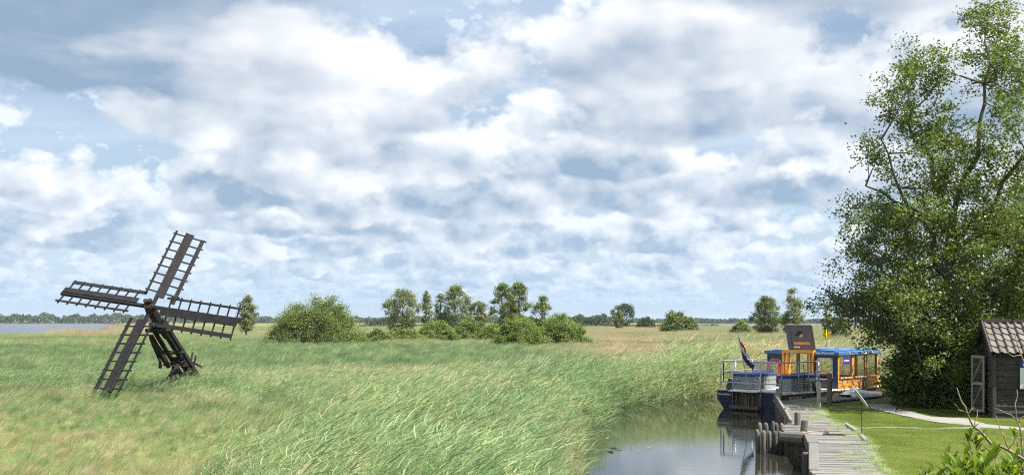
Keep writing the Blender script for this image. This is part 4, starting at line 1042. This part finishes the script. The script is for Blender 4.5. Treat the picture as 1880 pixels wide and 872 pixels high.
# shrub close to the camera: bare lichen-grey twigs and broad young leaves
def near_shrub():
    base = Vector((2.75, 5.1, 0)); root = empty('bog_myrtle_shrub', base); tag(root, 'leafy shrub with bare budding twigs in the near corner of the lawn', 'shrub')
    W = lambda px, py, d: A(px, py, d) - base
    mb = MB(); tips = []
    def twig(pts, r0, r1=0.0025):
        P = [W(*p) for p in pts]; Q = []
        for a, b in zip(P[:-1], P[1:]):
            for f in (0, 0.5): Q.append(a.lerp(b, f) + Vector(np.random.default_rng(int(abs(a.x) * 1e5) % 9999 + int(f * 2)).normal(0, 0.004, 3)))
        Q.append(P[-1]); r0 *= 0.6; r1 *= 0.6; mb.tube(Q, [r0 + (r1 - r0) * i / (len(Q) - 1) for i in range(len(Q))], 6); return Q
    m1 = twig([(1905, 858, 5.1), (1850, 825, 5.05), (1822, 815, 5.0), (1796, 790, 4.95), (1784, 778, 4.95), (1775, 755, 4.95), (1766, 738, 4.95), (1757, 712, 4.95)], 0.014, 0.004)
    m1b = [Vector((0.05, 0.0, 0.0)), Vector((0.02, 0.02, 1.2))]
    mb.tube([(0.0, 0.0, -0.1), (0.02, 0.02, 0.9), (-0.05, 0.0, 1.7), tuple(W(1905, 858, 5.1))], [0.03, 0.025, 0.02, 0.014], 7)
    twig([(1885, 872, 5.2), (1877, 820, 5.2), (1871, 790, 5.2), (1866, 770, 5.2), (1864, 740, 5.2), (1867, 715, 5.2)], 0.010, 0.003)
    twig([(1850, 825, 5.05), (1842, 800, 5.05), (1834, 784, 5.05), (1829, 763, 5.05)], 0.006); twig([(1850, 825, 5.05), (1858, 815, 5.0), (1866, 790, 5.0)], 0.005)
    twig([(1866, 770, 5.2), (1848, 757, 5.2), (1828, 749, 5.2)], 0.005); twig([(1871, 800, 5.2), (1850, 805, 5.2), (1820, 792, 5.2)], 0.005)
    twig([(1775, 758, 4.95), (1763, 752, 4.95), (1752, 741, 4.95)], 0.005); twig([(1774, 760, 4.95), (1783, 750, 4.95), (1785, 746, 4.95)], 0.004); twig([(1787, 780, 4.95), (1793, 765, 4.95), (1794, 752, 4.95)], 0.004)
    twig([(1868, 780, 5.2), (1876, 765, 5.2), (1886, 750, 5.2)], 0.004); twig([(1796, 790, 4.95), (1783, 793, 4.95), (1772, 790, 4.95)], 0.004); twig([(1877, 832, 5.2), (1895, 800, 5.2), (1915, 770, 5.2)], 0.006)
    # the overhanging twig in front of the shed roof
    mb.tube([tuple(W(1930, 800, 5.4)), tuple(W(1905, 740, 5.4)), tuple(W(1890, 690, 5.4)), tuple(W(1874, 650, 5.4)), tuple(W(1866, 625, 5.4)), tuple(W(1863, 610, 5.4))], [0.006, 0.005, 0.0045, 0.004, 0.003, 0.0015], 6)
    twig([(1874, 652, 5.4), (1860, 655, 5.4), (1849, 646, 5.4)], 0.004)
    r = np.random.default_rng(77); nodes = []
    for (px, py, d, n) in ((1735, 850, 4.8, 9), (1715, 865, 4.7, 7), (1700, 880, 4.7, 6), (1755, 868, 4.75, 8), (1785, 872, 4.7, 9), (1770, 835, 4.9, 7), (1790, 815, 4.95, 7), (1775, 800, 4.95, 5), (1810, 845, 4.85, 9), (1825, 830, 5.0, 7), (1840, 858, 4.8, 10), (1860, 850, 4.9, 9), (1880, 865, 4.8, 10), (1865, 800, 5.1, 5), (1885, 795, 5.1, 5), (1672, 885, 4.7, 5), (1808, 875, 4.7, 8), (1740, 885, 4.6, 8), (1865, 885, 4.6, 9), (1793, 795, 4.95, 4)):
        c = W(px, py, d); foot = Vector((c.x * 0.8 - 0.02, c.y * 0.8, c.z - 0.42)); mb.tube([tuple(foot), tuple(c.lerp(foot, 0.4) + Vector((0.02, 0, 0))), tuple(c)], [0.006, 0.004, 0.002], 5)
        mb.tube([(foot.x * 0.2, foot.y * 0.2, 0.2), tuple(foot)], [0.012, 0.006], 5)
        nodes.append((c, foot, n))
    mb.build('twigs', M_twig, root, smooth=True)
    M_l = leaf_mat('myrtle_leaf', (0.070, 0.120, 0.018), (0.185, 0.250, 0.045), 0.42, (0.42, 0.42, 0.05), 0.42, 0.35); lm = []
    for k in range(6):                                              # broad leaf, widest near its blunt tip, folded along the midrib
        n = 6; V = []; Fq = []
        for i in range(n):
            f = i / (n - 1); w = 0.155 * (math.sin(math.pi * (0.04 + 0.90 * f ** 1.45)) ** 0.8) + 0.006; bend = -0.16 * f * f * (0.4 + 0.25 * k)
            V += [(-w, f, bend + 0.30 * w), (0, f, bend), (w, f, bend + 0.30 * w)]
        for i in range(n - 1): Fq += [(3 * i, 3 * i + 1, 3 * i + 4, 3 * i + 3), (3 * i + 1, 3 * i + 2, 3 * i + 5, 3 * i + 4)]
        V = np.array(V); lm.append(quads_mesh('leaf', V, np.array(Fq), M_l, {'rnd': np.full(len(V), (0.1, 0.3, 0.5, 0.65, 0.85, 0.99)[k])}, smooth=True))
    cnt = 0; rest_v = []; rest_f = []; rest_r = []; src = [(np.array([v.co[:] for v in me.vertices]), np.array([p.vertices[:] for p in me.polygons]), k) for k, me in enumerate(lm)]
    for i in range(46):
        nodes.insert(int(r.integers(len(nodes))), None)
    for q in nodes:
        if q is None:
            c = W(r.uniform(1690, 1905), r.uniform(838, 905), r.uniform(4.5, 5.2)); foot = Vector((c.x * 0.9 - 0.02, c.y * 0.9, c.z - 0.30)); n = 6
        else: c, foot, n = q
        ax = (c - foot).normalized()
        for i in range(int(n * 1.7)):
            f = r.uniform(0.55, 1.02); p = foot.lerp(c, f); a = i * 2.4 + r.uniform(-0.4, 0.4)
            side = Vector((math.cos(a), math.sin(a), 0.15)); dr = (ax * r.uniform(0.5, 1.2) + side * r.uniform(0.5, 1.0) * (1.25 - 0.5 * f)).normalized()
            x_ = dr.cross(Vector((0.1, 0.05, 1))).normalized(); z_ = x_.cross(dr); k = int(r.choice(6, p=[.2, .25, .22, .18, .10, .05])); s = r.uniform(0.055, 0.085)
            mx = Matrix.Translation(p) @ Matrix((x_, dr, z_)).transposed().to_4x4() @ Matrix.Scale(s, 4)
            if cnt < 290: o = link('leaf', lm[k], root); o.matrix_local = mx
            else:
                m_ = np.array(mx); v_, f_, _ = src[k]; rest_f.append(f_ + sum(len(z) for z in rest_v)); rest_v.append(v_ @ m_[:3, :3].T + m_[:3, 3]); rest_r.append(np.full(len(v_), (0.1, 0.3, 0.5, 0.65, 0.85, 0.99)[k]))
            cnt += 1
    if rest_v: tag(link('foliage', quads_mesh('foliage', np.concatenate(rest_v), np.concatenate(rest_f), M_l, {'rnd': np.concatenate(rest_r)}, smooth=True), root), kind='stuff')
near_shrub()
# ------------------------------------------------------------------ reeds and grass (instanced blades)
def blade_mat(name, ramp, trans=0.45, rough=0.55, dry=(0.42, 0.34, 0.20), tipc=None):
    """ramp: colours from fresh green to straw, chosen by the clump's 'tint'"""
    m = bpy.data.materials.new(name); m.use_nodes = True; t = NT(m.node_tree); b = t.n['Principled BSDF']; out = t.n['Material Output']
    ti = t.new('ShaderNodeAttribute', attribute_type='INSTANCER', attribute_name='tint').outputs['Fac']
    rb = t.new('ShaderNodeAttribute', attribute_name='rnd').outputs['Fac']; hh = t.new('ShaderNodeAttribute', attribute_name='hgt').outputs['Fac']
    f = t.m('ADD', ti, t.m('MULTIPLY_ADD', rb, 0.34, -0.17), clamp=True)
    cr = t.new('ShaderNodeValToRGB'); e = cr.color_ramp.elements
    while len(e) < len(ramp): e.new(0.5)
    for i, (p, c) in enumerate(ramp): e[i].position = p; e[i].color = tuple(c) + (1,)
    t.put(cr.inputs[0], f); c = cr.outputs[0]
    c = t.mix(t.maprange(hh, 0.0, 0.30, 0.40, 0.0), c, dry)         # withered sheaths low on the stems
    if tipc: c = t.mix(t.m('MULTIPLY', t.maprange(hh, 0.86, 0.96, 0.0, 0.75), t.m('GREATER_THAN', rb, 0.72)), c, tipc)
    t.put(b.inputs['Base Color'], c); b.inputs['Roughness'].default_value = rough; b.inputs['Specular IOR Level'].default_value = 0.30
    tr = t.new('ShaderNodeBsdfTranslucent'); t.put(tr.inputs[0], c); mx = t.new('ShaderNodeMixShader'); mx.inputs[0].default_value = trans
    t.l.new(b.outputs[0], mx.inputs[1]); t.l.new(tr.outputs[0], mx.inputs[2]); t.l.new(mx.outputs[0], out.inputs[0]); return m
REED_RAMP = [(0.0, (0.110, 0.190, 0.075)), (0.3, (0.235, 0.365, 0.165)), (0.5, (0.345, 0.470, 0.210)), (0.68, (0.480, 0.510, 0.245)), (0.84, (0.580, 0.490, 0.280)), (1.0, (0.600, 0.440, 0.320))]
M_reed = blade_mat('reed_blade', REED_RAMP, trans=0.5, tipc=(0.30, 0.20, 0.15))
M_grass = blade_mat('meadow_grass_blade', REED_RAMP, dry=(0.30, 0.27, 0.11))
M_lawng = blade_mat('lawn_blade', [(0.0, (0.120, 0.180, 0.030)), (0.5, (0.255, 0.325, 0.062)), (1.0, (0.430, 0.415, 0.150))], dry=(0.16, 0.18, 0.05))
def blades(P0, D, Ln, Wd, r, seg=3, droop=0.5, wind=0.5, hmax=1.0):
    """strips from P0 along D, bending to +x (the wind) and down; returns V,F,rnd,hgt"""
    n = len(P0); side = np.cross(D, r.normal(0, 1, (n, 3))); side /= np.linalg.norm(side, axis=1)[:, None] + 1e-9
    rows = []
    for i in range(seg + 1):
        f = i / seg
        c = P0 + D * (Ln * f)[:, None]
        c[:, 0] += wind * Ln * f * f; c[:, 2] -= droop * Ln * f * f * 0.5
        w = (Wd * (1 - f) ** 0.7 * min(1.0, 0.55 + 2 * f) * 0.5)[:, None]
        rows.append(np.stack([c - side * w, c + side * w], 1))
    V = np.stack(rows, 1).reshape(n, -1, 3)
    k = (seg + 1) * 2; F = []
    for i in range(seg): F.append(np.array([2 * i, 2 * i + 1, 2 * i + 3, 2 * i + 2]))
    F = (np.stack(F)[None] + (np.arange(n) * k)[:, None, None]).reshape(-1, 4)
    V = V.reshape(-1, 3)
    return V, F, np.repeat(r.uniform(0, 1, n), k), np.clip(V[:, 2] / hmax, 0, 1)
def join(parts):
    V, F, a, b = [], [], [], []; o = 0
    for v, f, x, y in parts: V.append(v); F.append(f + o); a.append(x); b.append(y); o += len(v)
    return np.concatenate(V), np.concatenate(F), np.concatenate(a), np.concatenate(b)
def up_dirs(n, r, lean, spread):
    D = np.stack([r.normal(lean, spread, n), r.normal(0, spread, n), np.ones(n)], 1); return D / np.linalg.norm(D, axis=1)[:, None]
def reed_clump(r, stems=19, rad=0.30, leaves=6, lw=0.016):
    n = stems; P = np.zeros((n, 3)); P[:, :2] = r.normal(0, rad, (n, 2)); P[:, 2] = -0.05
    L = r.uniform(0.62, 1.08, n); D = up_dirs(n, r, 0.13, 0.15)
    parts = [blades(P, D, L, np.full(n, 0.011), r, 3, 0.05, 0.13)]
    for k in range(leaves):
        f = 0.30 + 0.68 * (k + r.uniform(0, 1, n)) / leaves; f = np.minimum(f, 0.98)
        Q = P + D * (L * f)[:, None]; Q[:, 0] += 0.13 * L * f * f
        a = r.normal(0, 1.0, n); hd_ = np.stack([np.cos(a), np.sin(a), r.uniform(0.5, 1.5, n)], 1); hd_ /= np.linalg.norm(hd_, axis=1)[:, None]
        parts.append(blades(Q, hd_, r.uniform(0.15, 0.34, n), r.uniform(0.7, 1.3, n) * lw, r, 3, 0.60, 0.26))
    return join(parts)
def grass_clump(r, n=46, rad=0.19, w=0.018, wind=0.28):
    P = np.zeros((n, 3)); P[:, :2] = r.normal(0, rad, (n, 2)); P[:, 2] = -0.03
    return blades(P, up_dirs(n, r, 0.22, 0.22), r.uniform(0.5, 1.1, n), r.uniform(0.7, 1.3, n) * w, r, 3, 0.45, wind)
def field_patch(r, n, half, w, wind=0.32, seg=2):
    P = np.zeros((n, 3)); P[:, :2] = r.uniform(-half, half, (n, 2)); P[:, 2] = -0.05
    return blades(P, up_dirs(n, r, 0.15, 0.16), r.uniform(0.6, 1.08, n), r.uniform(0.6, 1.4, n) * w, r, seg, 0.35, wind)
def variants(name, fn, k, m):
    c = bpy.data.collections.new(name + '_sources')
    for i in range(k):
        V, F, a, h = fn(np.random.default_rng(300 + i)); ob = bpy.data.objects.new(name, quads_mesh(name, V, F, m, {'rnd': a, 'hgt': h})); c.objects.link(ob)
    return c
def scatter(name, label, coln, pts, rotz, scl, tint, idx):
    """one object whose points carry rotation, scale, tint and variant; geometry nodes put a clump on each"""
    n = len(pts); me = bpy.data.meshes.new(name); me.vertices.add(n); me.vertices.foreach_set('co', pts.astype(np.float32).ravel())
    e = np.zeros((n, 3)); e[:, 2] = rotz
    for nm, typ, arr in (('rot', 'FLOAT_VECTOR', e), ('scl', 'FLOAT_VECTOR', scl)):
        a = me.attributes.new(nm, typ, 'POINT'); a.data.foreach_set('vector', arr.astype(np.float32).ravel())
    a = me.attributes.new('tint', 'FLOAT', 'POINT'); a.data.foreach_set('value', np.clip(tint, 0, 1).astype(np.float32))
    a = me.attributes.new('pick', 'INT', 'POINT'); a.data.foreach_set('value', idx.astype(np.int32))
    ng = bpy.data.node_groups.new(name, 'GeometryNodeTree')
    ng.interface.new_socket('Geometry', in_out='INPUT', socket_type='NodeSocketGeometry'); ng.interface.new_socket('Geometry', in_out='OUTPUT', socket_type='NodeSocketGeometry')
    N = ng.nodes; Lk = ng.links; gi = N.new('NodeGroupInput'); go = N.new('NodeGroupOutput')
    iop = N.new('GeometryNodeInstanceOnPoints'); ci = N.new('GeometryNodeCollectionInfo'); ci.inputs[0].default_value = coln; ci.inputs[1].default_value = True; ci.inputs[2].default_value = True
    def att(nm, t):
        a = N.new('GeometryNodeInputNamedAttribute'); a.data_type = t; a.inputs[0].default_value = nm; return a.outputs[0]
    Lk.new(gi.outputs[0], iop.inputs['Points']); Lk.new(ci.outputs[0], iop.inputs['Instance']); iop.inputs['Pick Instance'].default_value = True
    Lk.new(att('pick', 'INT'), iop.inputs['Instance Index']); Lk.new(att('rot', 'FLOAT_VECTOR'), iop.inputs['Rotation']); Lk.new(att('scl', 'FLOAT_VECTOR'), iop.inputs['Scale'])
    Lk.new(iop.outputs[0], go.inputs[0])
    o = link(name, me); md = o.modifiers.new('scatter', 'NODES'); md.node_group = ng
    return tag(o, label, 'vegetation', kind='stuff')
rs = np.random.default_rng(99)
def rand_pts(d0, d1, n, lo=-0.62, hi=0.62):
    """uniform over the ground between two distances, across the view"""
    d = np.sqrt(rs.uniform(d0 * d0, d1 * d1, n)); return d * rs.uniform(lo, hi, n), d
def uv_of(x, y): return 940 + FPX * x / y, HOR + EYE * FPX / y
def lawn_mask(x, y):
    """mown lawn to the right of the jetty"""
    right = x > np.interp(y, [5, 14, 19.9, 24, 28.2, 29.2, 35.8, 37.3, 41.9, 44], [5.4, 6.2, 7.0, 8.2, 9.05, 9.0, 10.4, 11.3, 15.9, 18.3])
    return right & (y < 43.0) & (y < 39.6 + (x - 13.0) * 1.2 + 0.8)
def box_in(x, y, u0, u1, v0, v1, soft=0.0):
    u, v = uv_of(x, y); return (u > u0) & (u < u1) & (v > v0) & (v < v1)
def moored(x, y):
    """the strip taken by the boat and the arm of the jetty"""
    rx, ry = x - 8.9, y - 38.86; al = 0.729 * rx + 0.684 * ry; ac = 0.684 * rx - 0.729 * ry
    return (al > -2.0) & (al < 9.2) & (ac > -2.2) & (ac < 4.2)
def field(d0, d1, n, keep_sd=-0.05):
    x, y = rand_pts(d0, d1, n); sd = canal_sd(x, y)
    k = (sd < keep_sd) & (lake_f(x, y) < -0.004) & ~lawn_mask(x, y) & ~((x > 3.2) & (y < 37.0)) & ~moored(x, y)
    return x[k], y[k], sd[k]
def height_tint(x, y, sd):
    """reed height in metres and colour, zone by zone"""
    u, v = uv_of(x, y); w1 = wob(x, y, 3.5, 6); w2 = wob(x, y, 11.0, 7); w3 = wob(x, y, 1.3, 8)
    h = 0.95 + 0.10 * w2 + 0.06 * w1; t = 0.40 + 0.08 * w2 + 0.07 * w1
    west = x < 2.4
    # short meadow in the near left corner, rising to the reeds
    edge_d = np.interp(u, [-200, 120, 300, 420, 520, 640, 800], [30.5, 31.0, 29.5, 26.5, 23.5, 20.0, 12.0]) + 0.9 * w1
    k = np.clip((y - edge_d) / 15.0, 0, 1); hs = 0.27 + 0.12 * w3 + 0.60 * k
    h = np.where(west, np.minimum(h, hs), h); t = np.where(west & (k < 0.7), 0.47 + 0.10 * w3 + 0.08 * w1 + 0.16 * np.clip((edge_d - 1.5 - y) / 5, 0, 1), t)
    # tall stand along the channel and in front
    near = west & (sd > -5.5); h = np.where(near & (y > edge_d), np.maximum(h, 1.30 + 0.15 * w1 + 0.04 * sd), h)
    fr = west & (y < edge_d + 0.5) & (u > 380) & (y < 20); h = np.where(fr, 0.62 + 0.66 * np.clip((u - 390) / 330, 0, 1) + 0.2 * w1, h); t = np.where(fr | near, 0.36 + 0.12 * w1 + 0.15 * w3, t)
    # flowering dry strip across the middle
    ds = np.exp(-((y - 48.0 - 1.5 * w2 - (u - 700) * 0.004) / 3.4) ** 2) * np.clip((u - 470) / 150, 0, 1) * np.clip((1040 - u) / 140, 0, 1)
    t = t + 0.62 * ds * (0.8 + 0.35 * w3)
    # pale reeds towards the far bank and beyond the boat
    fb = (u > 980) & (y > 41); strw = np.clip((u - 960) / 160, 0, 1) * np.clip(0.62 + 0.75 * wob(x, y, 7.0, 9) + 0.3 * w1, 0, 1)
    t = np.where(fb, t + 0.58 * strw * np.clip(1.1 - sd * 0 - np.maximum(0, 1.6 + sd) * 0.35, 0.1, 1), t); h = np.where(fb & (sd > -3.0), 1.35 + 0.15 * w1, h)
    bb = (u > 1240) & (y > 45); h = np.where(bb, 1.70 + 0.25 * w2, h); t = np.where(bb, 0.44 + 0.46 * np.clip(wob(x, y, 5.0, 10) + 0.35, 0, 1) + 0.08 * w3, t)
    h = np.where(bb & (y > 75), 1.45 + 0.15 * w2, h)
    # withered belts far out
    far = y > 95; belt = np.clip(0.35 + 0.9 * wob(x * 0.35, y, 14.0, 11), 0, 1) * np.clip((y - 95) / 30, 0, 1)
    t = np.where(far & (u < 1000), t + 0.42 * belt, np.where(far, t + 0.30 * belt, t)); h = np.where(far & (u < 1240), 0.9 + 0.35 * belt, h)
    spit = (u < 300) & (y > 175); t = np.where(spit & (u > 100), 0.88, t); h = np.where(spit & (u > 105), 1.7 + 0.6 * wob(x, y, 4.0, 21), np.where(spit, 0.6, h))
    pondgap = (np.abs(u - 1177) < 22) & (y > 150) & (y < 190); h = np.where(pondgap, 0.30, h)
    # waterside of the near bank is overgrown with yellowish sedge
    sg = west & (sd > -0.9) & (y < 34); t = np.where(sg, 0.58 + 0.1 * w3, t); h = np.where(sg, 0.62 + 0.12 * w3, h)
    return np.maximum(h, 0.16), t
C_reed = variants('reed_clump', reed_clump, 5, M_reed); C_grass = variants('grass_clump', grass_clump, 4, M_grass)
C_mid = variants('reed_patch', lambda r: field_patch(r, 52, 0.30, 0.042), 5, M_reed)
C_far = variants('reed_patch_far', lambda r: field_patch(r, 230, 2.2, 0.075, seg=1), 4, M_reed)
C_lawn = variants('lawn_patch', lambda r: field_patch(r, 320, 0.30, 0.0065, wind=0.15), 3, M_lawng)
def put(name, label, coln, x, y, h, t, k, zscale=None, xy=None, rot=0.55, sink=0.0, tv=0.14):
    n = len(x); z = ground_h(x, y) - sink; s = h * rs.uniform(0.75, 1.2, n); sx = (xy if xy is not None else s)
    scatter(name, label, coln, np.stack([x, y, z], 1), rs.normal(0, rot, n), np.stack([sx * np.ones(n), sx * np.ones(n), s], 1), t + rs.normal(0, tv, n), rs.integers(0, k, n))
# near reeds
x, y, sd = field(10.5, 46, 15000, 0.12); h, t = height_tint(x, y, sd); k = h > 0.8
dead = rs.uniform(0, 1, len(x)) < 0.13
k = (h > 0.8) | ((h > 0.5) & (rs.uniform(0, 1, len(x)) < 0.10)) | ((x < 2) & (rs.uniform(0, 1, len(x)) < 0.012)); h = np.where(h > 0.8, h, np.maximum(h * 1.25, 0.5)); t = t + np.where(dead, 0.36, 0.0)
put('reeds', 'green reeds bending in the wind along the near bank', C_reed, x[k], y[k], h[k], t[k], 5)
x, y, sd = field(10.5, 46, 26000, 0.05); h, t = height_tint(x, y, sd); k = (h <= 0.95)
put('meadow_grass', 'pale meadow grass and sedge in front of the mill', C_grass, x[k], y[k], h[k], t[k] + np.where(rs.uniform(0, 1, k.sum()) < 0.14, 0.30, 0.0), 4, tv=0.21)
# extra dense fringe at the waterline of the far bank
x, y = rand_pts(33, 62, 26000, -0.05, 0.5); sd = canal_sd(x, y); k = (sd > -1.6) & (sd < 0.22) & ~moored(x, y) & (x < np.interp(y, [0, 37, 41, 44, 60], [3, 3, 7, 9.5, 22])); x, y, sd = x[k], y[k], sd[k]
h, t = height_tint(x, y, sd)
put('bankside_reeds', 'tall dense reeds at the waterline of the far bank', C_reed, x, y, np.maximum(h, 1.25), t - 0.10, 5, sink=0.05)
# middle distance
x, y, sd = field(40, 118, 62000, -0.3); h, t = height_tint(x, y, sd); k = rs.uniform(0, 1, len(x)) < np.clip(70 / y, 0.45, 1)
put('reed_field', 'wide field of young green reeds behind the mill', C_mid, x[k], y[k], h[k] * rs.uniform(0.75, 1.2, k.sum()), t[k], 5, xy=1.0, tv=0.17)
x, y, sd = field(105, 430, 26000, -0.3); h, t = height_tint(x, y, sd)
put('far_reed_field', 'distant reed beds with withered belts', C_far, x, y, h, t, 4, xy=1.0)
# lawn
x, y = rand_pts(9, 47, 16000, 0.1, 0.72); k = lawn_mask(x, y)
u, v = uv_of(x, y)
pu = np.interp(u, [p[0] for p in PU], [p[1] for p in PU]); pl = np.interp(u, sorted([p[0] for p in PL]), [p[1] for p in PL])
onpath = (u > 1585) & (v > pu - 0.6) & (v < pl + 0.8); tu = np.interp(u, [p[0] for p in TU], [p[1] for p in TU]); ontrack = (u > 1560) & (u < 1810) & (v > tu - 0.5) & (v < tu + 2.8)
k &= ~onpath & ~(ontrack & (rs.uniform(0, 1, len(x)) < 0.8)); x, y = x[k], y[k]
put('lawn_grass', 'short mown lawn grass between jetty and shed', C_lawn, x, y, 0.055 + 0.02 * wob(x, y, 2.0, 12), 0.42 + 0.28 * wob(x, y, 4.0, 13), 3, xy=1.0, rot=3.0)
# tufts growing through the jetty and along its edge
n = 300; y = rs.uniform(15, 37, n); e = rs.uniform(0, 1, n) ** 2.2; x = np.array([JR(b) for b in y]) - e * 0.75 + 0.08
scatter('jetty_grass', 'grass tufts growing through the jetty planks', C_grass, np.stack([x, y, np.full(n, 0.05)], 1), rs.uniform(0, 6.28, n), np.stack([np.full(n, 0.32), np.full(n, 0.32), rs.uniform(0.06, 0.17, n)], 1), np.full(n, 0.55) + rs.normal(0, 0.1, n), rs.integers(0, 4, n))
# dark reddish grass heads close to the camera
n = 26; x = rs.uniform(2.35, 3.45, n); y = rs.uniform(7.6, 8.6, n)
P = np.stack([x, y, np.zeros(n)], 1); rr = np.random.default_rng(5)
V, F, a, hh = blades(P, up_dirs(n, rr, 0.03, 0.09), rr.uniform(1.45, 1.86, n), np.full(n, 0.014), rr, 6, 0.05, 0.06, 2.0)
M_redg = mat('reddish_grass', (0.115, 0.055, 0.050), (0.20, 0.13, 0.08), 0.8, 4)
tag(link('red_grass', quads_mesh('red_grass', V, F, M_redg)), 'dark reddish grass blades rising in front of the jetty', 'grass', kind='stuff')

# floating broken leaves by the near bank
n = 10; rr = np.random.default_rng(8); fx = rr.uniform(2.1, 3.6, n); fy = rr.uniform(24, 37, n); P = np.stack([fx, fy, np.full(n, WATER + 0.012)], 1)
a_ = rr.uniform(0, 6.28, n); D = np.stack([np.cos(a_), np.sin(a_), np.full(n, 0.02)], 1)
V, F, a, hh = blades(P, D, rr.uniform(0.15, 0.5, n), rr.uniform(0.02, 0.05, n), rr, 3, 0.0, 0.0, 1.0)
tag(link('floating_leaves', quads_mesh('floating_leaves', V, F, mat('floating_leaf', (0.20, 0.26, 0.08), (0.30, 0.27, 0.13), 0.6, 3))), 'broken reed leaves floating on the channel near the bank', 'leaves', kind='stuff')
# ------------------------------------------------------------------ air over the marsh
hz = MB().box((0, 4400, 9.0), (12200, 9000, 26.0)).build('haze', None)
def haze_mat():
    m = bpy.data.materials.new('marsh_air'); m.use_nodes = True; t = NT(m.node_tree); t.n.remove(t.n['Principled BSDF'])
    v = t.new('ShaderNodeVolumePrincipled'); v.inputs['Color'].default_value = (0.72, 0.82, 0.95, 1); v.inputs['Density'].default_value = 0.00009; v.inputs['Anisotropy'].default_value = 0.1
    t.l.new(v.outputs[0], t.n['Material Output'].inputs['Volume']); return m
hz.data.materials.append(haze_mat()); tag(hz, 'thin pale summer haze over the marsh', 'haze', kind='stuff')
